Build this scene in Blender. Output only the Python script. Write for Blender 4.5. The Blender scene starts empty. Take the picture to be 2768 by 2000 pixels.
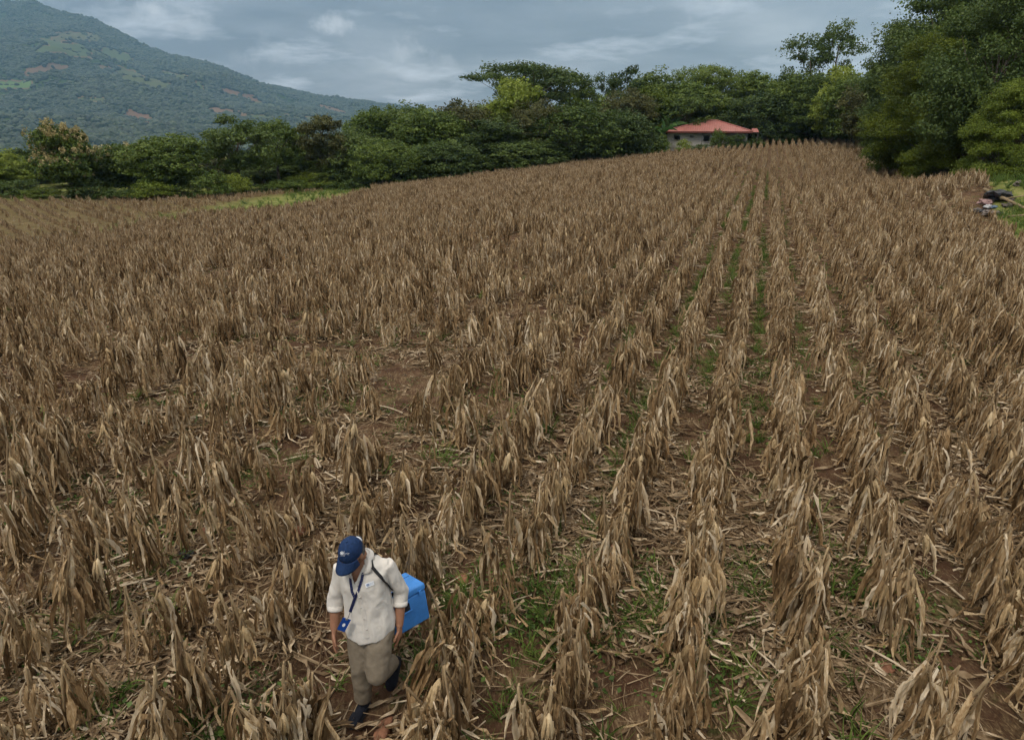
import bpy, bmesh, math, random
import numpy as np
from mathutils import Vector, Matrix, Euler
from mathutils.bvhtree import BVHTree
from mathutils import noise as mnoise

R = math.radians
PI = math.pi
scene = bpy.context.scene
COL = scene.collection
rng = np.random.default_rng(11)
random.seed(5)

# ------------------------------------------------------------------ camera
CAM_H, PITCH, FPX, PW, PH = 4.07, 19.7, 1870.0, 2768, 2000
cam_d = bpy.data.cameras.new('camera')
cam_d.sensor_width = 36.0
cam_d.lens = 36.0 * FPX / PW
cam_d.clip_start, cam_d.clip_end = 0.1, 40000
cam = bpy.data.objects.new('camera', cam_d)
COL.objects.link(cam)
cam.location = (0, 0, CAM_H)
cam.rotation_euler = (R(90 - PITCH), 0, 0)
scene.camera = cam

# ------------------------------------------------------------------ render settings
scene.render.engine = 'CYCLES'
cy = scene.cycles
cy.use_denoising = True
try:
    cy.denoiser = 'OPENIMAGEDENOISE'
    cy.denoising_input_passes = 'RGB_ALBEDO_NORMAL'
except Exception:
    pass
cy.use_light_tree = False
cy.use_adaptive_sampling = True
cy.adaptive_threshold = 0.03
cy.max_bounces = 4
cy.diffuse_bounces = 2
cy.glossy_bounces = 2
cy.transmission_bounces = 2
cy.volume_bounces = 1
cy.transparent_max_bounces = 6
cy.caustics_reflective = cy.caustics_refractive = False
scene.view_settings.view_transform = 'Standard'
scene.view_settings.look = 'None'
scene.view_settings.gamma = 1.0
scene.view_settings.use_curve_mapping = False
scene.view_settings.exposure = 0.27

# ------------------------------------------------------------------ node helper
def nn(nt, typ, **kw):
    n = nt.nodes.new(typ)
    for k, v in kw.items():
        if k == 'inp':
            for a, b in v.items():
                n.inputs[a].default_value = b
        else:
            setattr(n, k, v)
    return n

def ramp(nt, stops, interp='LINEAR'):
    n = nt.nodes.new('ShaderNodeValToRGB')
    cr = n.color_ramp
    cr.interpolation = interp
    while len(cr.elements) < len(stops):
        cr.elements.new(0.5)
    for e, (p, c) in zip(cr.elements, stops):
        e.position = p
        e.color = (c[0], c[1], c[2], 1) if not isinstance(c, (int, float)) else (c, c, c, 1)
    return n

def mixc(nt, fac, a, b, mode='MIX'):
    n = nt.nodes.new('ShaderNodeMix')
    n.data_type = 'RGBA'
    n.blend_type = mode
    for i, val in ((0, fac), (6, a), (7, b)):
        sock = n.inputs[i]
        if hasattr(val, 'is_output'):
            nt.links.new(val, sock)
        elif isinstance(val, (int, float)):
            sock.default_value = val if i == 0 else (val, val, val, 1)
        else:
            sock.default_value = (val[0], val[1], val[2], 1)
    return n.outputs[2]

def mth(nt, op, a, b=None, c=None, clamp=False):
    n = nt.nodes.new('ShaderNodeMath')
    n.operation = op
    n.use_clamp = clamp
    for i, v in enumerate((a, b, c)):
        if v is None:
            continue
        if hasattr(v, 'is_output'):
            nt.links.new(v, n.inputs[i])
        else:
            n.inputs[i].default_value = v
    return n.outputs[0]

# ------------------------------------------------------------------ world: overcast sky
SUN_EL, SUN_AZ = 58.0, 215.0
world = bpy.data.worlds.new('World')
scene.world = world
world.use_nodes = True
world.cycles.sampling_method = 'MANUAL'
world.cycles.sample_map_resolution = 256
wt = world.node_tree
wt.nodes.clear()
L = wt.links.new
sky = nn(wt, 'ShaderNodeTexSky', sky_type='NISHITA', sun_disc=False)
sky.sun_elevation, sky.sun_rotation = R(SUN_EL), R(SUN_AZ)
sky.air_density, sky.dust_density = 1.0, 2.0
tc = nn(wt, 'ShaderNodeTexCoord')
sep = nn(wt, 'ShaderNodeSeparateXYZ')
L(tc.outputs['Generated'], sep.inputs[0])
# flatten the direction on to a cloud deck so that clouds stretch towards the horizon
den = mth(wt, 'ADD', mth(wt, 'MAXIMUM', sep.outputs[2], 0.0), 0.16)
cmb = nn(wt, 'ShaderNodeCombineXYZ')
L(mth(wt, 'DIVIDE', sep.outputs[0], den), cmb.inputs[0])
L(mth(wt, 'DIVIDE', sep.outputs[1], den), cmb.inputs[1])
cmb.inputs[2].default_value = 4.6
n1 = nn(wt, 'ShaderNodeTexNoise', inp={'Scale': 0.70, 'Detail': 10.0, 'Roughness': 0.56, 'Distortion': 0.35})
L(cmb.outputs[0], n1.inputs['Vector'])
n2 = nn(wt, 'ShaderNodeTexNoise', inp={'Scale': 1.9, 'Detail': 9.0, 'Roughness': 0.55, 'Distortion': 0.1})
L(cmb.outputs[0], n2.inputs['Vector'])
deck = ramp(wt, [(0.36, (0.162, 0.168, 0.190)), (0.47, (0.232, 0.239, 0.262)), (0.57, (0.325, 0.332, 0.354)), (0.68, (0.46, 0.466, 0.48))])
L(n1.outputs[0], deck.inputs[0])
puff = ramp(wt, [(0.53, 0.0), (0.70, 1.0)])
L(n2.outputs[0], puff.inputs[0])
puff_f = mth(wt, 'MULTIPLY', puff.outputs[0], 0.75)
c1 = mixc(wt, puff_f, deck.outputs[0], (0.62, 0.64, 0.68))
# a few cumulus heads breaking through the deck
nrm = nn(wt, 'ShaderNodeVectorMath', operation='NORMALIZE')
L(tc.outputs['Generated'], nrm.inputs[0])
n3 = nn(wt, 'ShaderNodeTexNoise', inp={'Scale': 30.0, 'Detail': 9.0, 'Roughness': 0.58})
L(tc.outputs['Generated'], n3.inputs['Vector'])
for (azd, eld, size, bright) in ((-24.8, 7.0, .034, .95), (-23.2, 6.2, .042, .45), (-12.7, 6.7, .030, .85), (-8.6, 5.0, .034, .50), (-4.8, 4.3, .030, .35), (-29.0, 6.4, .060, .45), (-19.0, 4.6, .050, .30), (-33.5, 8.0, .05, .6), (15.0, 8.2, .05, .5), (60.0, 12.0, .09, .7), (-75.0, 12.0, .10, .7), (130.0, 14.0, .1, .6), (-140.0, 15.0, .1, .6)):
    cdir = (math.sin(R(azd)) * math.cos(R(eld)), math.cos(R(azd)) * math.cos(R(eld)), math.sin(R(eld)))
    vd = nn(wt, 'ShaderNodeVectorMath', operation='SUBTRACT')
    L(nrm.outputs[0], vd.inputs[0]); vd.inputs[1].default_value = cdir
    vs = nn(wt, 'ShaderNodeVectorMath', operation='MULTIPLY')
    L(vd.outputs[0], vs.inputs[0]); vs.inputs[1].default_value = (1.0, 1.0, 2.1)
    vl = nn(wt, 'ShaderNodeVectorMath', operation='LENGTH')
    L(vs.outputs[0], vl.inputs[0])
    q = mth(wt, 'SUBTRACT', mth(wt, 'ADD', 1.0, mth(wt, 'MULTIPLY', mth(wt, 'SUBTRACT', n3.outputs[0], .5), 4.6)), mth(wt, 'DIVIDE', vl.outputs['Value'], size))
    sm3 = nn(wt, 'ShaderNodeMapRange', interpolation_type='SMOOTHSTEP')
    L(q, sm3.inputs['Value']); sm3.inputs['From Min'].default_value = 0.0; sm3.inputs['From Max'].default_value = 1.5
    c1 = mixc(wt, mth(wt, 'MULTIPLY', sm3.outputs[0], bright), c1, (0.60, 0.602, 0.61))
# overcast: brighter overhead than at the horizon
zen = ramp(wt, [(0.0, 1.0), (0.24, 1.0), (0.55, (3.0, 2.82, 2.52)), (1.0, (4.35, 4.05, 3.5))])
L(sep.outputs[2], zen.inputs[0])
c2 = mixc(wt, 1.0, c1, zen.outputs[0], 'MULTIPLY')
skys = mixc(wt, 1.0, sky.outputs[0], (0.1, 0.1, 0.1), 'MULTIPLY')
c3 = mixc(wt, 0.92, skys, c2)
bg = nn(wt, 'ShaderNodeBackground')
bg.inputs[1].default_value = 1.0
L(c3, bg.inputs[0])
wo = nn(wt, 'ShaderNodeOutputWorld')
L(bg.outputs[0], wo.inputs[0])

sun_d = bpy.data.lights.new('sun', 'SUN')
sun_d.energy = 1.5
sun_d.angle = R(11)
sun_d.color = (1.0, 0.92, 0.80)
sun = bpy.data.objects.new('sun', sun_d)
COL.objects.link(sun)
# light comes from behind and to one side of the camera; sun_rotation is measured clockwise from +Y
_sd = Vector((math.sin(R(SUN_AZ)) * math.cos(R(SUN_EL)), math.cos(R(SUN_AZ)) * math.cos(R(SUN_EL)), math.sin(R(SUN_EL))))
sun.rotation_euler = (-_sd).to_track_quat('-Z', 'Y').to_euler()

# ------------------------------------------------------------------ small helpers
_c, _s = math.cos(R(PITCH)), math.sin(R(PITCH))

def at(px, py, y):
    """point of the place seen at a photo pixel, y metres ahead"""
    u, v = (px - PW / 2) / FPX, (py - PH / 2) / FPX
    t = y / (_c - _s * v)
    return np.array([u * t, y, CAM_H + (-_s - _c * v) * t])

def proj(P):
    P = np.atleast_2d(P)
    x, y, z = P[:, 0], P[:, 1], P[:, 2] - CAM_H
    f = y * _c - z * _s
    dn = -(y * _s + z * _c)
    f = np.where(f < 0.05, 0.05, f)
    return PW / 2 + FPX * x / f, PH / 2 + FPX * dn / f, f

def tag(o, label=None, cat=None, group=None, kind=None):
    for k, v in (('label', label), ('category', cat), ('group', group), ('kind', kind)):
        if v:
            o[k] = v
    return o

def empty(name, loc=(0, 0, 0), rz=0.0):
    o = bpy.data.objects.new(name, None)
    COL.objects.link(o)
    o.location = loc
    o.rotation_euler = (0, 0, rz)
    o.empty_display_size = 0.2
    return o

def make_mesh(name, V, Fc, mat=None, attrs=None, smooth=False):
    """Fc: list of faces or an (n,k) int array"""
    me = bpy.data.meshes.new(name)
    V = np.asarray(V, dtype=np.float32)
    if isinstance(Fc, np.ndarray):
        n, k = Fc.shape
        me.vertices.add(len(V))
        me.vertices.foreach_set('co', V.ravel())
        me.loops.add(n * k)
        me.loops.foreach_set('vertex_index', Fc.astype(np.int32).ravel())
        me.polygons.add(n)
        me.polygons.foreach_set('loop_start', np.arange(0, n * k, k, dtype=np.int32))
        me.update(calc_edges=True)
        me.validate()
    else:
        me.from_pydata([tuple(map(float, v)) for v in V], [], [tuple(map(int, f)) for f in Fc])
        me.update()
    if attrs:
        for an, arr in attrs.items():
            arr = np.asarray(arr, dtype=np.float32)
            a = me.attributes.new(an, 'FLOAT', 'POINT')
            a.data.foreach_set('value', arr.ravel())
    if smooth:
        me.polygons.foreach_set('use_smooth', np.ones(len(me.polygons), dtype=bool))
    if mat:
        me.materials.append(mat)
    return me

def obj(name, me, parent=None, loc=None):
    o = bpy.data.objects.new(name, me)
    COL.objects.link(o)
    if parent is not None:
        o.parent = parent
    if loc is not None:
        o.location = loc
    return o

class MB:
    """collects geometry, builds one mesh"""
    def __init__(self):
        self.V, self.F, self.T = [], [], []
        self.n = 0

    def add(self, V, Fc, tint=0.5):
        V = np.asarray(V, float).reshape(-1, 3)
        self.V.append(V)
        self.F += [tuple(int(i) + self.n for i in f) for f in Fc]
        t = np.asarray(tint, float)
        self.T.append(np.full(len(V), float(t)) if t.ndim == 0 else t)
        self.n += len(V)
        return self

    def box(self, c, half, M=None, tint=0.5):
        c, h = np.array(c, float), np.array(half, float)
        V = np.array([[sx, sy, sz] for sx in (-1, 1) for sy in (-1, 1) for sz in (-1, 1)], float) * h
        if M is not None:
            V = V @ np.array(M.to_3x3() if hasattr(M, 'to_3x3') else M).T
        return self.add(V + c, [(0, 1, 3, 2), (4, 6, 7, 5), (0, 4, 5, 1), (2, 3, 7, 6), (0, 2, 6, 4), (1, 5, 7, 3)], tint)

    def tube(self, pts, rad, seg=8, flat=None, up=None, tint=0.5, cap=True):
        V, Fc = tube_geo(pts, rad, seg, flat, up, cap)
        return self.add(V, Fc, tint)

    def mesh(self, name, mat, smooth=False):
        return make_mesh(name, np.concatenate(self.V), self.F, mat, {'tint': np.concatenate(self.T)}, smooth)

    def build(self, name, mat, parent=None, smooth=False):
        return obj(name, self.mesh(name, mat, smooth), parent)

def tube_geo(pts, rad, seg=8, flat=None, up=None, cap=True):
    """rings along pts; rad a number/list, flat the second radius as a number/list"""
    P = np.asarray(pts, float)
    n = len(P)
    ra = np.full(n, rad, float) if np.ndim(rad) == 0 else np.asarray(rad, float)
    rb = ra if flat is None else (np.full(n, flat, float) if np.ndim(flat) == 0 else np.asarray(flat, float))
    T = np.gradient(P, axis=0)
    T /= np.linalg.norm(T, axis=1)[:, None] + 1e-9
    ref = np.array(up if up is not None else (0.0, 1.0, 0.13), float)
    V = []
    a = np.linspace(0, 2 * PI, seg, endpoint=False)
    for i in range(n):
        x = ref - T[i] * np.dot(ref, T[i])
        if np.linalg.norm(x) < 0.05:
            x = np.cross(T[i], (1.0, 0.2, 0.1))
        x /= np.linalg.norm(x)
        y = np.cross(T[i], x)
        if up is None:
            ref = x
        V.append(P[i] + np.outer(np.cos(a) * rb[i], x) + np.outer(np.sin(a) * ra[i], y))
    V = np.concatenate(V)
    Fc = []
    for i in range(n - 1):
        for j in range(seg):
            k = (j + 1) % seg
            Fc.append((i * seg + j, i * seg + k, (i + 1) * seg + k, (i + 1) * seg + j))
    if cap:
        Fc.append(tuple(range(seg))[::-1])
        Fc.append(tuple((n - 1) * seg + j for j in range(seg)))
    return V, Fc

# ------------------------------------------------------------------ materials
def new_mat(name):
    m = bpy.data.materials.new(name)
    m.use_nodes = True
    nt = m.node_tree
    nt.nodes.clear()
    out = nt.nodes.new('ShaderNodeOutputMaterial')
    return m, nt, out

def simple_mat(name, col, rough=0.7, spec=0.3, noise=0.12, nscale=12.0, bump=0.0, bscale=60.0, metallic=0.0):
    m, nt, out = new_mat(name)
    p = nt.nodes.new('ShaderNodeBsdfPrincipled')
    tco = nn(nt, 'ShaderNodeTexCoord')
    nz = nn(nt, 'ShaderNodeTexNoise', inp={'Scale': nscale, 'Detail': 5.0, 'Roughness': 0.6})
    nt.links.new(tco.outputs['Object'], nz.inputs['Vector'])
    lo = [max(0, c * (1 - noise * 1.6)) for c in col]
    hi = [min(1, c * (1 + noise * 1.6)) for c in col]
    rp = ramp(nt, [(0.3, lo), (0.7, hi)])
    nt.links.new(nz.outputs[0], rp.inputs[0])
    nt.links.new(rp.outputs[0], p.inputs['Base Color'])
    p.inputs['Roughness'].default_value = rough
    p.inputs['Specular IOR Level'].default_value = spec
    p.inputs['Metallic'].default_value = metallic
    if bump > 0:
        n2 = nn(nt, 'ShaderNodeTexNoise', inp={'Scale': bscale, 'Detail': 4.0})
        nt.links.new(tco.outputs['Object'], n2.inputs['Vector'])
        b = nn(nt, 'ShaderNodeBump', inp={'Strength': bump, 'Distance': 0.02})
        nt.links.new(n2.outputs[0], b.inputs['Height'])
        nt.links.new(b.outputs[0], p.inputs['Normal'])
    nt.links.new(p.outputs[0], out.inputs[0])
    return m

def leafy_mat(name, stops, transl=0.3, rough=0.6, rnd=0.35, streak=None, spec=0.25, nscale=0.0):
    """colour from the 'tint' attribute plus a per-object random shift; thin leaves let light through"""
    m, nt, out = new_mat(name)
    at_ = nn(nt, 'ShaderNodeAttribute', attribute_name='tint')
    oi = nn(nt, 'ShaderNodeObjectInfo')
    f = mth(nt, 'ADD', at_.outputs['Fac'], mth(nt, 'MULTIPLY', mth(nt, 'SUBTRACT', oi.outputs['Random'], 0.5), rnd))
    if streak:
        tco = nn(nt, 'ShaderNodeTexCoord')
        mp = nn(nt, 'ShaderNodeMapping')
        mp.inputs['Scale'].default_value = streak
        nt.links.new(tco.outputs['Object'], mp.inputs[0])
        nz = nn(nt, 'ShaderNodeTexNoise', inp={'Scale': 1.0, 'Detail': 4.0, 'Roughness': 0.6})
        nt.links.new(mp.outputs[0], nz.inputs['Vector'])
        f = mth(nt, 'ADD', f, mth(nt, 'MULTIPLY', mth(nt, 'SUBTRACT', nz.outputs[0], 0.5), 1.0))
    rp = ramp(nt, stops)
    nt.links.new(f, rp.inputs[0])
    p = nt.nodes.new('ShaderNodeBsdfPrincipled')
    p.inputs['Roughness'].default_value = rough
    p.inputs['Specular IOR Level'].default_value = spec
    nt.links.new(rp.outputs[0], p.inputs['Base Color'])
    tr = nt.nodes.new('ShaderNodeBsdfTranslucent')
    nt.links.new(rp.outputs[0], tr.inputs[0])
    mx = nn(nt, 'ShaderNodeMixShader', inp={0: transl})
    nt.links.new(p.outputs[0], mx.inputs[1])
    nt.links.new(tr.outputs[0], mx.inputs[2])
    nt.links.new(mx.outputs[0], out.inputs[0])
    return m

M = {}
M['dry'] = leafy_mat('dry_maize_leaf', [(0.0, (0.075, 0.044, 0.019)), (0.28, (0.205, 0.127, 0.060)), (0.5, (0.365, 0.243, 0.124)),
                                        (0.72, (0.54, 0.405, 0.240)), (1.0, (0.74, 0.62, 0.455))], 0.18, 0.62, 0.44, (75, 75, 8))
M['stalk'] = leafy_mat('dry_maize_stalk', [(0.0, (0.09, 0.058, 0.030)), (0.5, (0.26, 0.178, 0.096)), (1.0, (0.46, 0.345, 0.20))], 0.0, 0.55, 0.3, (40, 40, 14))
M['husk'] = leafy_mat('maize_husk', [(0.0, (0.16, 0.100, 0.046)), (0.5, (0.38, 0.265, 0.135)), (1.0, (0.62, 0.48, 0.29))], 0.05, 0.6, 0.55, (110, 110, 10))
M['litter'] = leafy_mat('fallen_maize_leaf', [(0.0, (0.10, 0.062, 0.034)), (0.4, (0.23, 0.155, 0.086)), (0.75, (0.40, 0.30, 0.19)), (1.0, (0.56, 0.46, 0.33))], 0.1, 0.7, 0.0, (14, 14, 14))
M['weed'] = leafy_mat('green_weed', [(0.0, (0.036, 0.060, 0.012)), (0.5, (0.085, 0.145, 0.028)), (1.0, (0.20, 0.27, 0.065))], 0.3, 0.5, 0.6)
M['bark'] = simple_mat('bark', (0.105, 0.085, 0.065), 0.9, 0.1, 0.3, 3.0, 0.6, 12.0)
def foliage(name, d, m_, l_, tr=0.28, rnd=0.6):
    return leafy_mat(name, [(0.0, d), (0.5, m_), (1.0, l_)], tr, 0.55, rnd, None, 0.22)
M['f_dark'] = foliage('foliage_dark', (0.034, 0.058, 0.015), (0.076, 0.116, 0.029), (0.146, 0.196, 0.050))
M['f_mid'] = foliage('foliage_mid', (0.046, 0.076, 0.015), (0.110, 0.160, 0.031), (0.205, 0.262, 0.056))
M['f_bright'] = foliage('foliage_bright', (0.068, 0.100, 0.015), (0.165, 0.218, 0.029), (0.285, 0.335, 0.056))
M['f_olive'] = foliage('foliage_olive', (0.060, 0.066, 0.024), (0.130, 0.132, 0.046), (0.220, 0.208, 0.080))
M['f_yellow'] = foliage('foliage_yellow_green', (0.066, 0.090, 0.011), (0.165, 0.208, 0.022), (0.300, 0.330, 0.046), 0.35)
M['blossom'] = leafy_mat('cream_blossom', [(0.0, (0.20, 0.16, 0.07)), (0.5, (0.38, 0.31, 0.14)), (1.0, (0.56, 0.48, 0.25))], 0.2, 0.8, 0.2)

# ------------------------------------------------------------------ the lie of the land
def seen(px, py, y):
    return at(px, py, y)

ROW_A = R(19.4)                      # maize rows run this far to the side of straight ahead
RS, RC = math.sin(ROW_A), math.cos(ROW_A)
ROW_GAP, ROW_OFF = 0.8, 0.67
def to_us(x, y):
    return x * RC - y * RS, x * RS + y * RC
def from_us(u, s):
    return u * RC + s * RS, -u * RS + s * RC

edge_main = [(950, 497, 80), (1200, 472, 84), (1500, 434, 90), (1750, 408, 95), (1900, 394, 98), (2060, 376, 102), (2200, 363, 106), (2330, 366, 98),
             (2420, 384, 84), (2500, 412, 68), (2580, 450, 55), (2645, 500, 42), (2690, 562, 31.5), (2768, 604, 27.5), (2900, 660, 24)]
gully = [(950, 497, 80), (830, 524, 68), (700, 558, 57), (480, 586, 49), (250, 622, 44), (0, 664, 41)]
edge_left = [(0, 529, 67), (250, 528, 69), (500, 522, 72), (700, 514, 76), (850, 504, 81)]
# photo rows give the crop's tops along the edges, the soil lies lower
ctrl = [seen(*p) - np.array([0, 0, .80]) for p in edge_main] + [seen(*p) - np.array([0, 0, .2]) for p in gully[1:]] + [seen(*p) - np.array([0, 0, .45]) for p in edge_left]
ctrl += [np.array(p, float) for p in [(-6, 3, 0), (0, 3, 0), (6, 3, 0), (-1, 4, 0), (-12, 3, -.1), (14, 3, .1), (0, -12, 0), (-15, -12, 0), (15, -12, 0), (2.5, 6.1, 0),
         (6.5, 17.6, 0), (10.8, 32.3, 0), (-4, 12, -.05), (-10, 18, -.45), (-18, 28, -1.5), (0, 30, -.35), (-5, 45, -1.3), (18, 20, .05), (22.3, 33, .95), (25, 32, 1.15), (27, 38, 1.25), (17, 27, .0), (31, 33, 1.5), (20, 60, .2),
         (-60, 45, -4.0), (-75, 75, -3.4), (-55, 100, -3.6), (-10, 105, -1.8), (20, 125, .6), (60, 125, 1.8), (75, 95, 2.2), (70, 60, 2.4), (55, 40, 1.8), (45, 15, 1.0), (-50, 10, -2.2), (-110, 100, -4)]]
CT = np.array(ctrl)
def _tps(d2):
    return 0.5 * d2 * np.log(d2 + 1e-6)
_n = len(CT)
_K = _tps(((CT[:, None, :2] - CT[None, :, :2]) ** 2).sum(-1)) + np.eye(_n) * 8.0
_P = np.c_[np.ones(_n), CT[:, :2]]
_A = np.block([[_K, _P], [_P.T, np.zeros((3, 3))]])
_w = np.linalg.solve(_A, np.r_[CT[:, 2], np.zeros(3)])

def vnoise(x, y, seed=0):
    """cheap smooth value noise on arrays"""
    x, y = np.asarray(x, float), np.asarray(y, float)
    xi, yi = np.floor(x), np.floor(y)
    fx, fy = x - xi, y - yi
    fx, fy = fx * fx * (3 - 2 * fx), fy * fy * (3 - 2 * fy)
    def h(a, b):
        return np.modf(np.abs(np.sin(a * 127.1 + b * 311.7 + seed * 74.7) * 43758.5453))[0]
    return (h(xi, yi) * (1 - fx) + h(xi + 1, yi) * fx) * (1 - fy) + (h(xi, yi + 1) * (1 - fx) + h(xi + 1, yi + 1) * fx) * fy

def fbm(x, y, o=4, seed=0):
    v, a = 0, 0.5
    for i in range(o):
        v = v + a * vnoise(x * 2 ** i, y * 2 ** i, seed + i)
        a *= 0.5
    return v

def ground_base(x, y):
    x, y = np.asarray(x, float), np.asarray(y, float)
    shp = x.shape
    X, Y = x.ravel(), y.ravel()
    r = np.hypot(X, Y)
    k = np.minimum(1.0, 145.0 / np.maximum(r, 1e-3))     # beyond the wood the land runs out level, then falls to the valley
    Xc, Yc = X * k, np.maximum(Y * k, -30)
    z = np.empty_like(X)
    for i in range(0, len(X), 40000):
        d2 = (Xc[i:i + 40000, None] - CT[None, :, 0]) ** 2 + (Yc[i:i + 40000, None] - CT[None, :, 1]) ** 2
        z[i:i + 40000] = _tps(d2) @ _w[:_n] + _w[_n] + _w[_n + 1] * Xc[i:i + 40000] + _w[_n + 2] * Yc[i:i + 40000]
    z = np.clip(z, -8, 6)
    z = z - np.clip((r - 150) / 900, 0, 1) * 34
    return z.reshape(shp)

def ground(x, y):
    x, y = np.asarray(x, float), np.asarray(y, float)
    z = ground_base(x, y)
    u, s = to_us(x, y)
    r = np.hypot(x, y)
    ridge = np.cos((u - ROW_OFF) / ROW_GAP * 2 * PI) * 0.035 * np.clip((60 - r) / 30, 0, 1)
    lump = (fbm(x * 1.7, y * 1.7, 3, 3) - 0.45) * 0.10 * np.clip((60 - r) / 30, 0.15, 1)
    return z + ridge + lump

def inside(poly, x, y):
    x, y = np.asarray(x, float), np.asarray(y, float)
    r = np.zeros(x.shape, bool)
    n = len(poly)
    for i in range(n):
        x1, y1 = poly[i][:2]
        x2, y2 = poly[(i + 1) % n][:2]
        c = ((y1 > y) != (y2 > y)) & (x < (x2 - x1) * (y - y1) / (y2 - y1 + 1e-12) + x1)
        r ^= c
    return r

def dist_poly(pts, x, y):
    d = np.full(np.shape(x), 1e9)
    for (a, b) in zip(pts[:-1], pts[1:]):
        ax, ay, bx, by = a[0], a[1], b[0], b[1]
        l2 = (bx - ax) ** 2 + (by - ay) ** 2
        t = np.clip(((x - ax) * (bx - ax) + (y - ay) * (by - ay)) / l2, 0, 1)
        d = np.minimum(d, np.hypot(x - ax - t * (bx - ax), y - ay - t * (by - ay)))
    return d

EM = [seen(*p) for p in edge_main]
GU = [seen(*p) for p in gully]
EL = [seen(*p) for p in edge_left]
main_poly = [(-46, 40), (-60, 30), (-60, -6), (45, -6), (36, 20)] + [tuple(p[:2]) for p in EM[::-1]] + [tuple(p[:2]) for p in GU[1:]]
left_poly = [tuple(p[:2]) for p in GU] + [(-60, 48), (-66, 68)] + [tuple(p[:2]) for p in EL]
bank_poly = [tuple(EM[-1][:2]), tuple(EM[-2][:2]), tuple(EM[-3][:2]), tuple(EM[-4][:2]), tuple(EM[-5][:2]), (50, 60), (60, 45), (50, 25), (36, 20)]

# ground sheet: fine near the camera, coarse to the horizon
def build_ground():
    rr = np.concatenate([[0.0], np.geomspace(0.6, 130, 330), np.geomspace(140, 4400, 50)])
    th = np.concatenate([np.linspace(-R(52), R(52), 420), np.linspace(R(56), 2 * PI - R(56), 64)])
    nr, na = len(rr), len(th)
    RR, TH = np.meshgrid(rr[1:], th, indexing='ij')
    X, Y = RR * np.sin(TH), RR * np.cos(TH)
    Z = ground(X, Y)
    V = np.c_[X.ravel(), Y.ravel(), Z.ravel()]
    V = np.vstack([V, [[0, 0, float(ground(np.array([0.]), np.array([0.]))[0])]]])
    idx = np.arange((nr - 1) * na).reshape(nr - 1, na)
    a, b = idx[:-1, :], idx[1:, :]
    a2, b2 = np.roll(a, -1, 1), np.roll(b, -1, 1)
    quads = np.stack([a, b, b2, a2], -1).reshape(-1, 4)[:, ::-1]
    cen = len(V) - 1
    x, y = V[:, 0], V[:, 1]
    field = inside(main_poly, x, y) | inside(left_poly, x, y)
    field |= (np.hypot(x, y) < 22)
    dg = dist_poly([g[:2] for g in GU], x, y)
    grass = np.where(field, 0.0, 1.0)
    gl = np.clip(1.3 - dg / (1.6 + 5.5 * np.clip((y - 44) / 14, 0, 1) * np.clip((86 - y) / 8, .4, 1)), 0, 1)
    grass = np.maximum(grass, gl)
    grass = np.maximum(grass, np.where(inside(left_poly, x, y), .2, 0))
    me = make_mesh('ground', V, quads, None, {'grass': grass}, True)
    return me

def mat_ground():
    m, nt, out = new_mat('field_soil')
    lk = nt.links.new
    tco = nn(nt, 'ShaderNodeTexCoord')
    P = tco.outputs['Object']
    def noi(scale, det=6.0, rough=0.6, dist=0.0, vec=P):
        n = nn(nt, 'ShaderNodeTexNoise', inp={'Scale': scale, 'Detail': det, 'Roughness': rough, 'Distortion': dist})
        lk(vec, n.inputs['Vector'])
        return n.outputs[0]
    soil = ramp(nt, [(0.25, (0.042, 0.021, 0.012)), (0.5, (0.084, 0.045, 0.026)), (0.75, (0.145, 0.086, 0.052))])
    lk(noi(3.2, 8.0, 0.68), soil.inputs[0])
    straw_c = ramp(nt, [(0.3, (0.085, 0.052, 0.027)), (0.55, (0.21, 0.145, 0.078)), (0.8, (0.40, 0.30, 0.18))])
    mp = nn(nt, 'ShaderNodeMapping')
    mp.inputs['Scale'].default_value = (34, 9, 20)
    mp.inputs['Rotation'].default_value = (0, 0, 0.9)
    lk(P, mp.inputs[0])
    st = noi(1.0, 5.0, 0.7, 1.6, mp.outputs[0])
    lk(st, straw_c.inputs[0])
    sm = ramp(nt, [(0.47, 0.0), (0.61, 0.9)])
    lk(mth(nt, 'ADD', mth(nt, 'MULTIPLY', noi(1.1, 5.0, 0.7), 0.6), mth(nt, 'MULTIPLY', st, 0.42)), sm.inputs[0])
    c = mixc(nt, sm.outputs[0], soil.outputs[0], straw_c.outputs[0])
    wd = ramp(nt, [(0.55, 0.0), (0.68, 0.8)])
    lk(noi(1.9, 7.0, 0.72), wd.inputs[0])
    gcol = ramp(nt, [(0.3, (0.035, 0.055, 0.014)), (0.7, (0.095, 0.14, 0.035))])
    lk(noi(14, 4.0), gcol.inputs[0])
    c = mixc(nt, wd.outputs[0], c, gcol.outputs[0])
    ga = nn(nt, 'ShaderNodeAttribute', attribute_name='grass')
    gm = mth(nt, 'MULTIPLY', ga.outputs['Fac'], 1.0, clamp=True)
    gras = ramp(nt, [(0.3, (0.075, 0.100, 0.022)), (0.52, (0.16, 0.175, 0.045)), (0.72, (0.33, 0.27, 0.125))])
    lk(noi(0.9, 6.0, 0.7), gras.inputs[0])
    c = mixc(nt, gm, c, gras.outputs[0])
    p = nt.nodes.new('ShaderNodeBsdfPrincipled')
    p.inputs['Roughness'].default_value = 0.95
    p.inputs['Specular IOR Level'].default_value = 0.1
    lk(c, p.inputs['Base Color'])
    b = nn(nt, 'ShaderNodeBump', inp={'Strength': 0.8, 'Distance': 0.05})
    lk(mth(nt, 'ADD', noi(16, 6.0, 0.7), mth(nt, 'MULTIPLY', st, 0.5)), b.inputs['Height'])
    lk(b.outputs[0], p.inputs['Normal'])
    lk(p.outputs[0], out.inputs[0])
    return m

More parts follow.
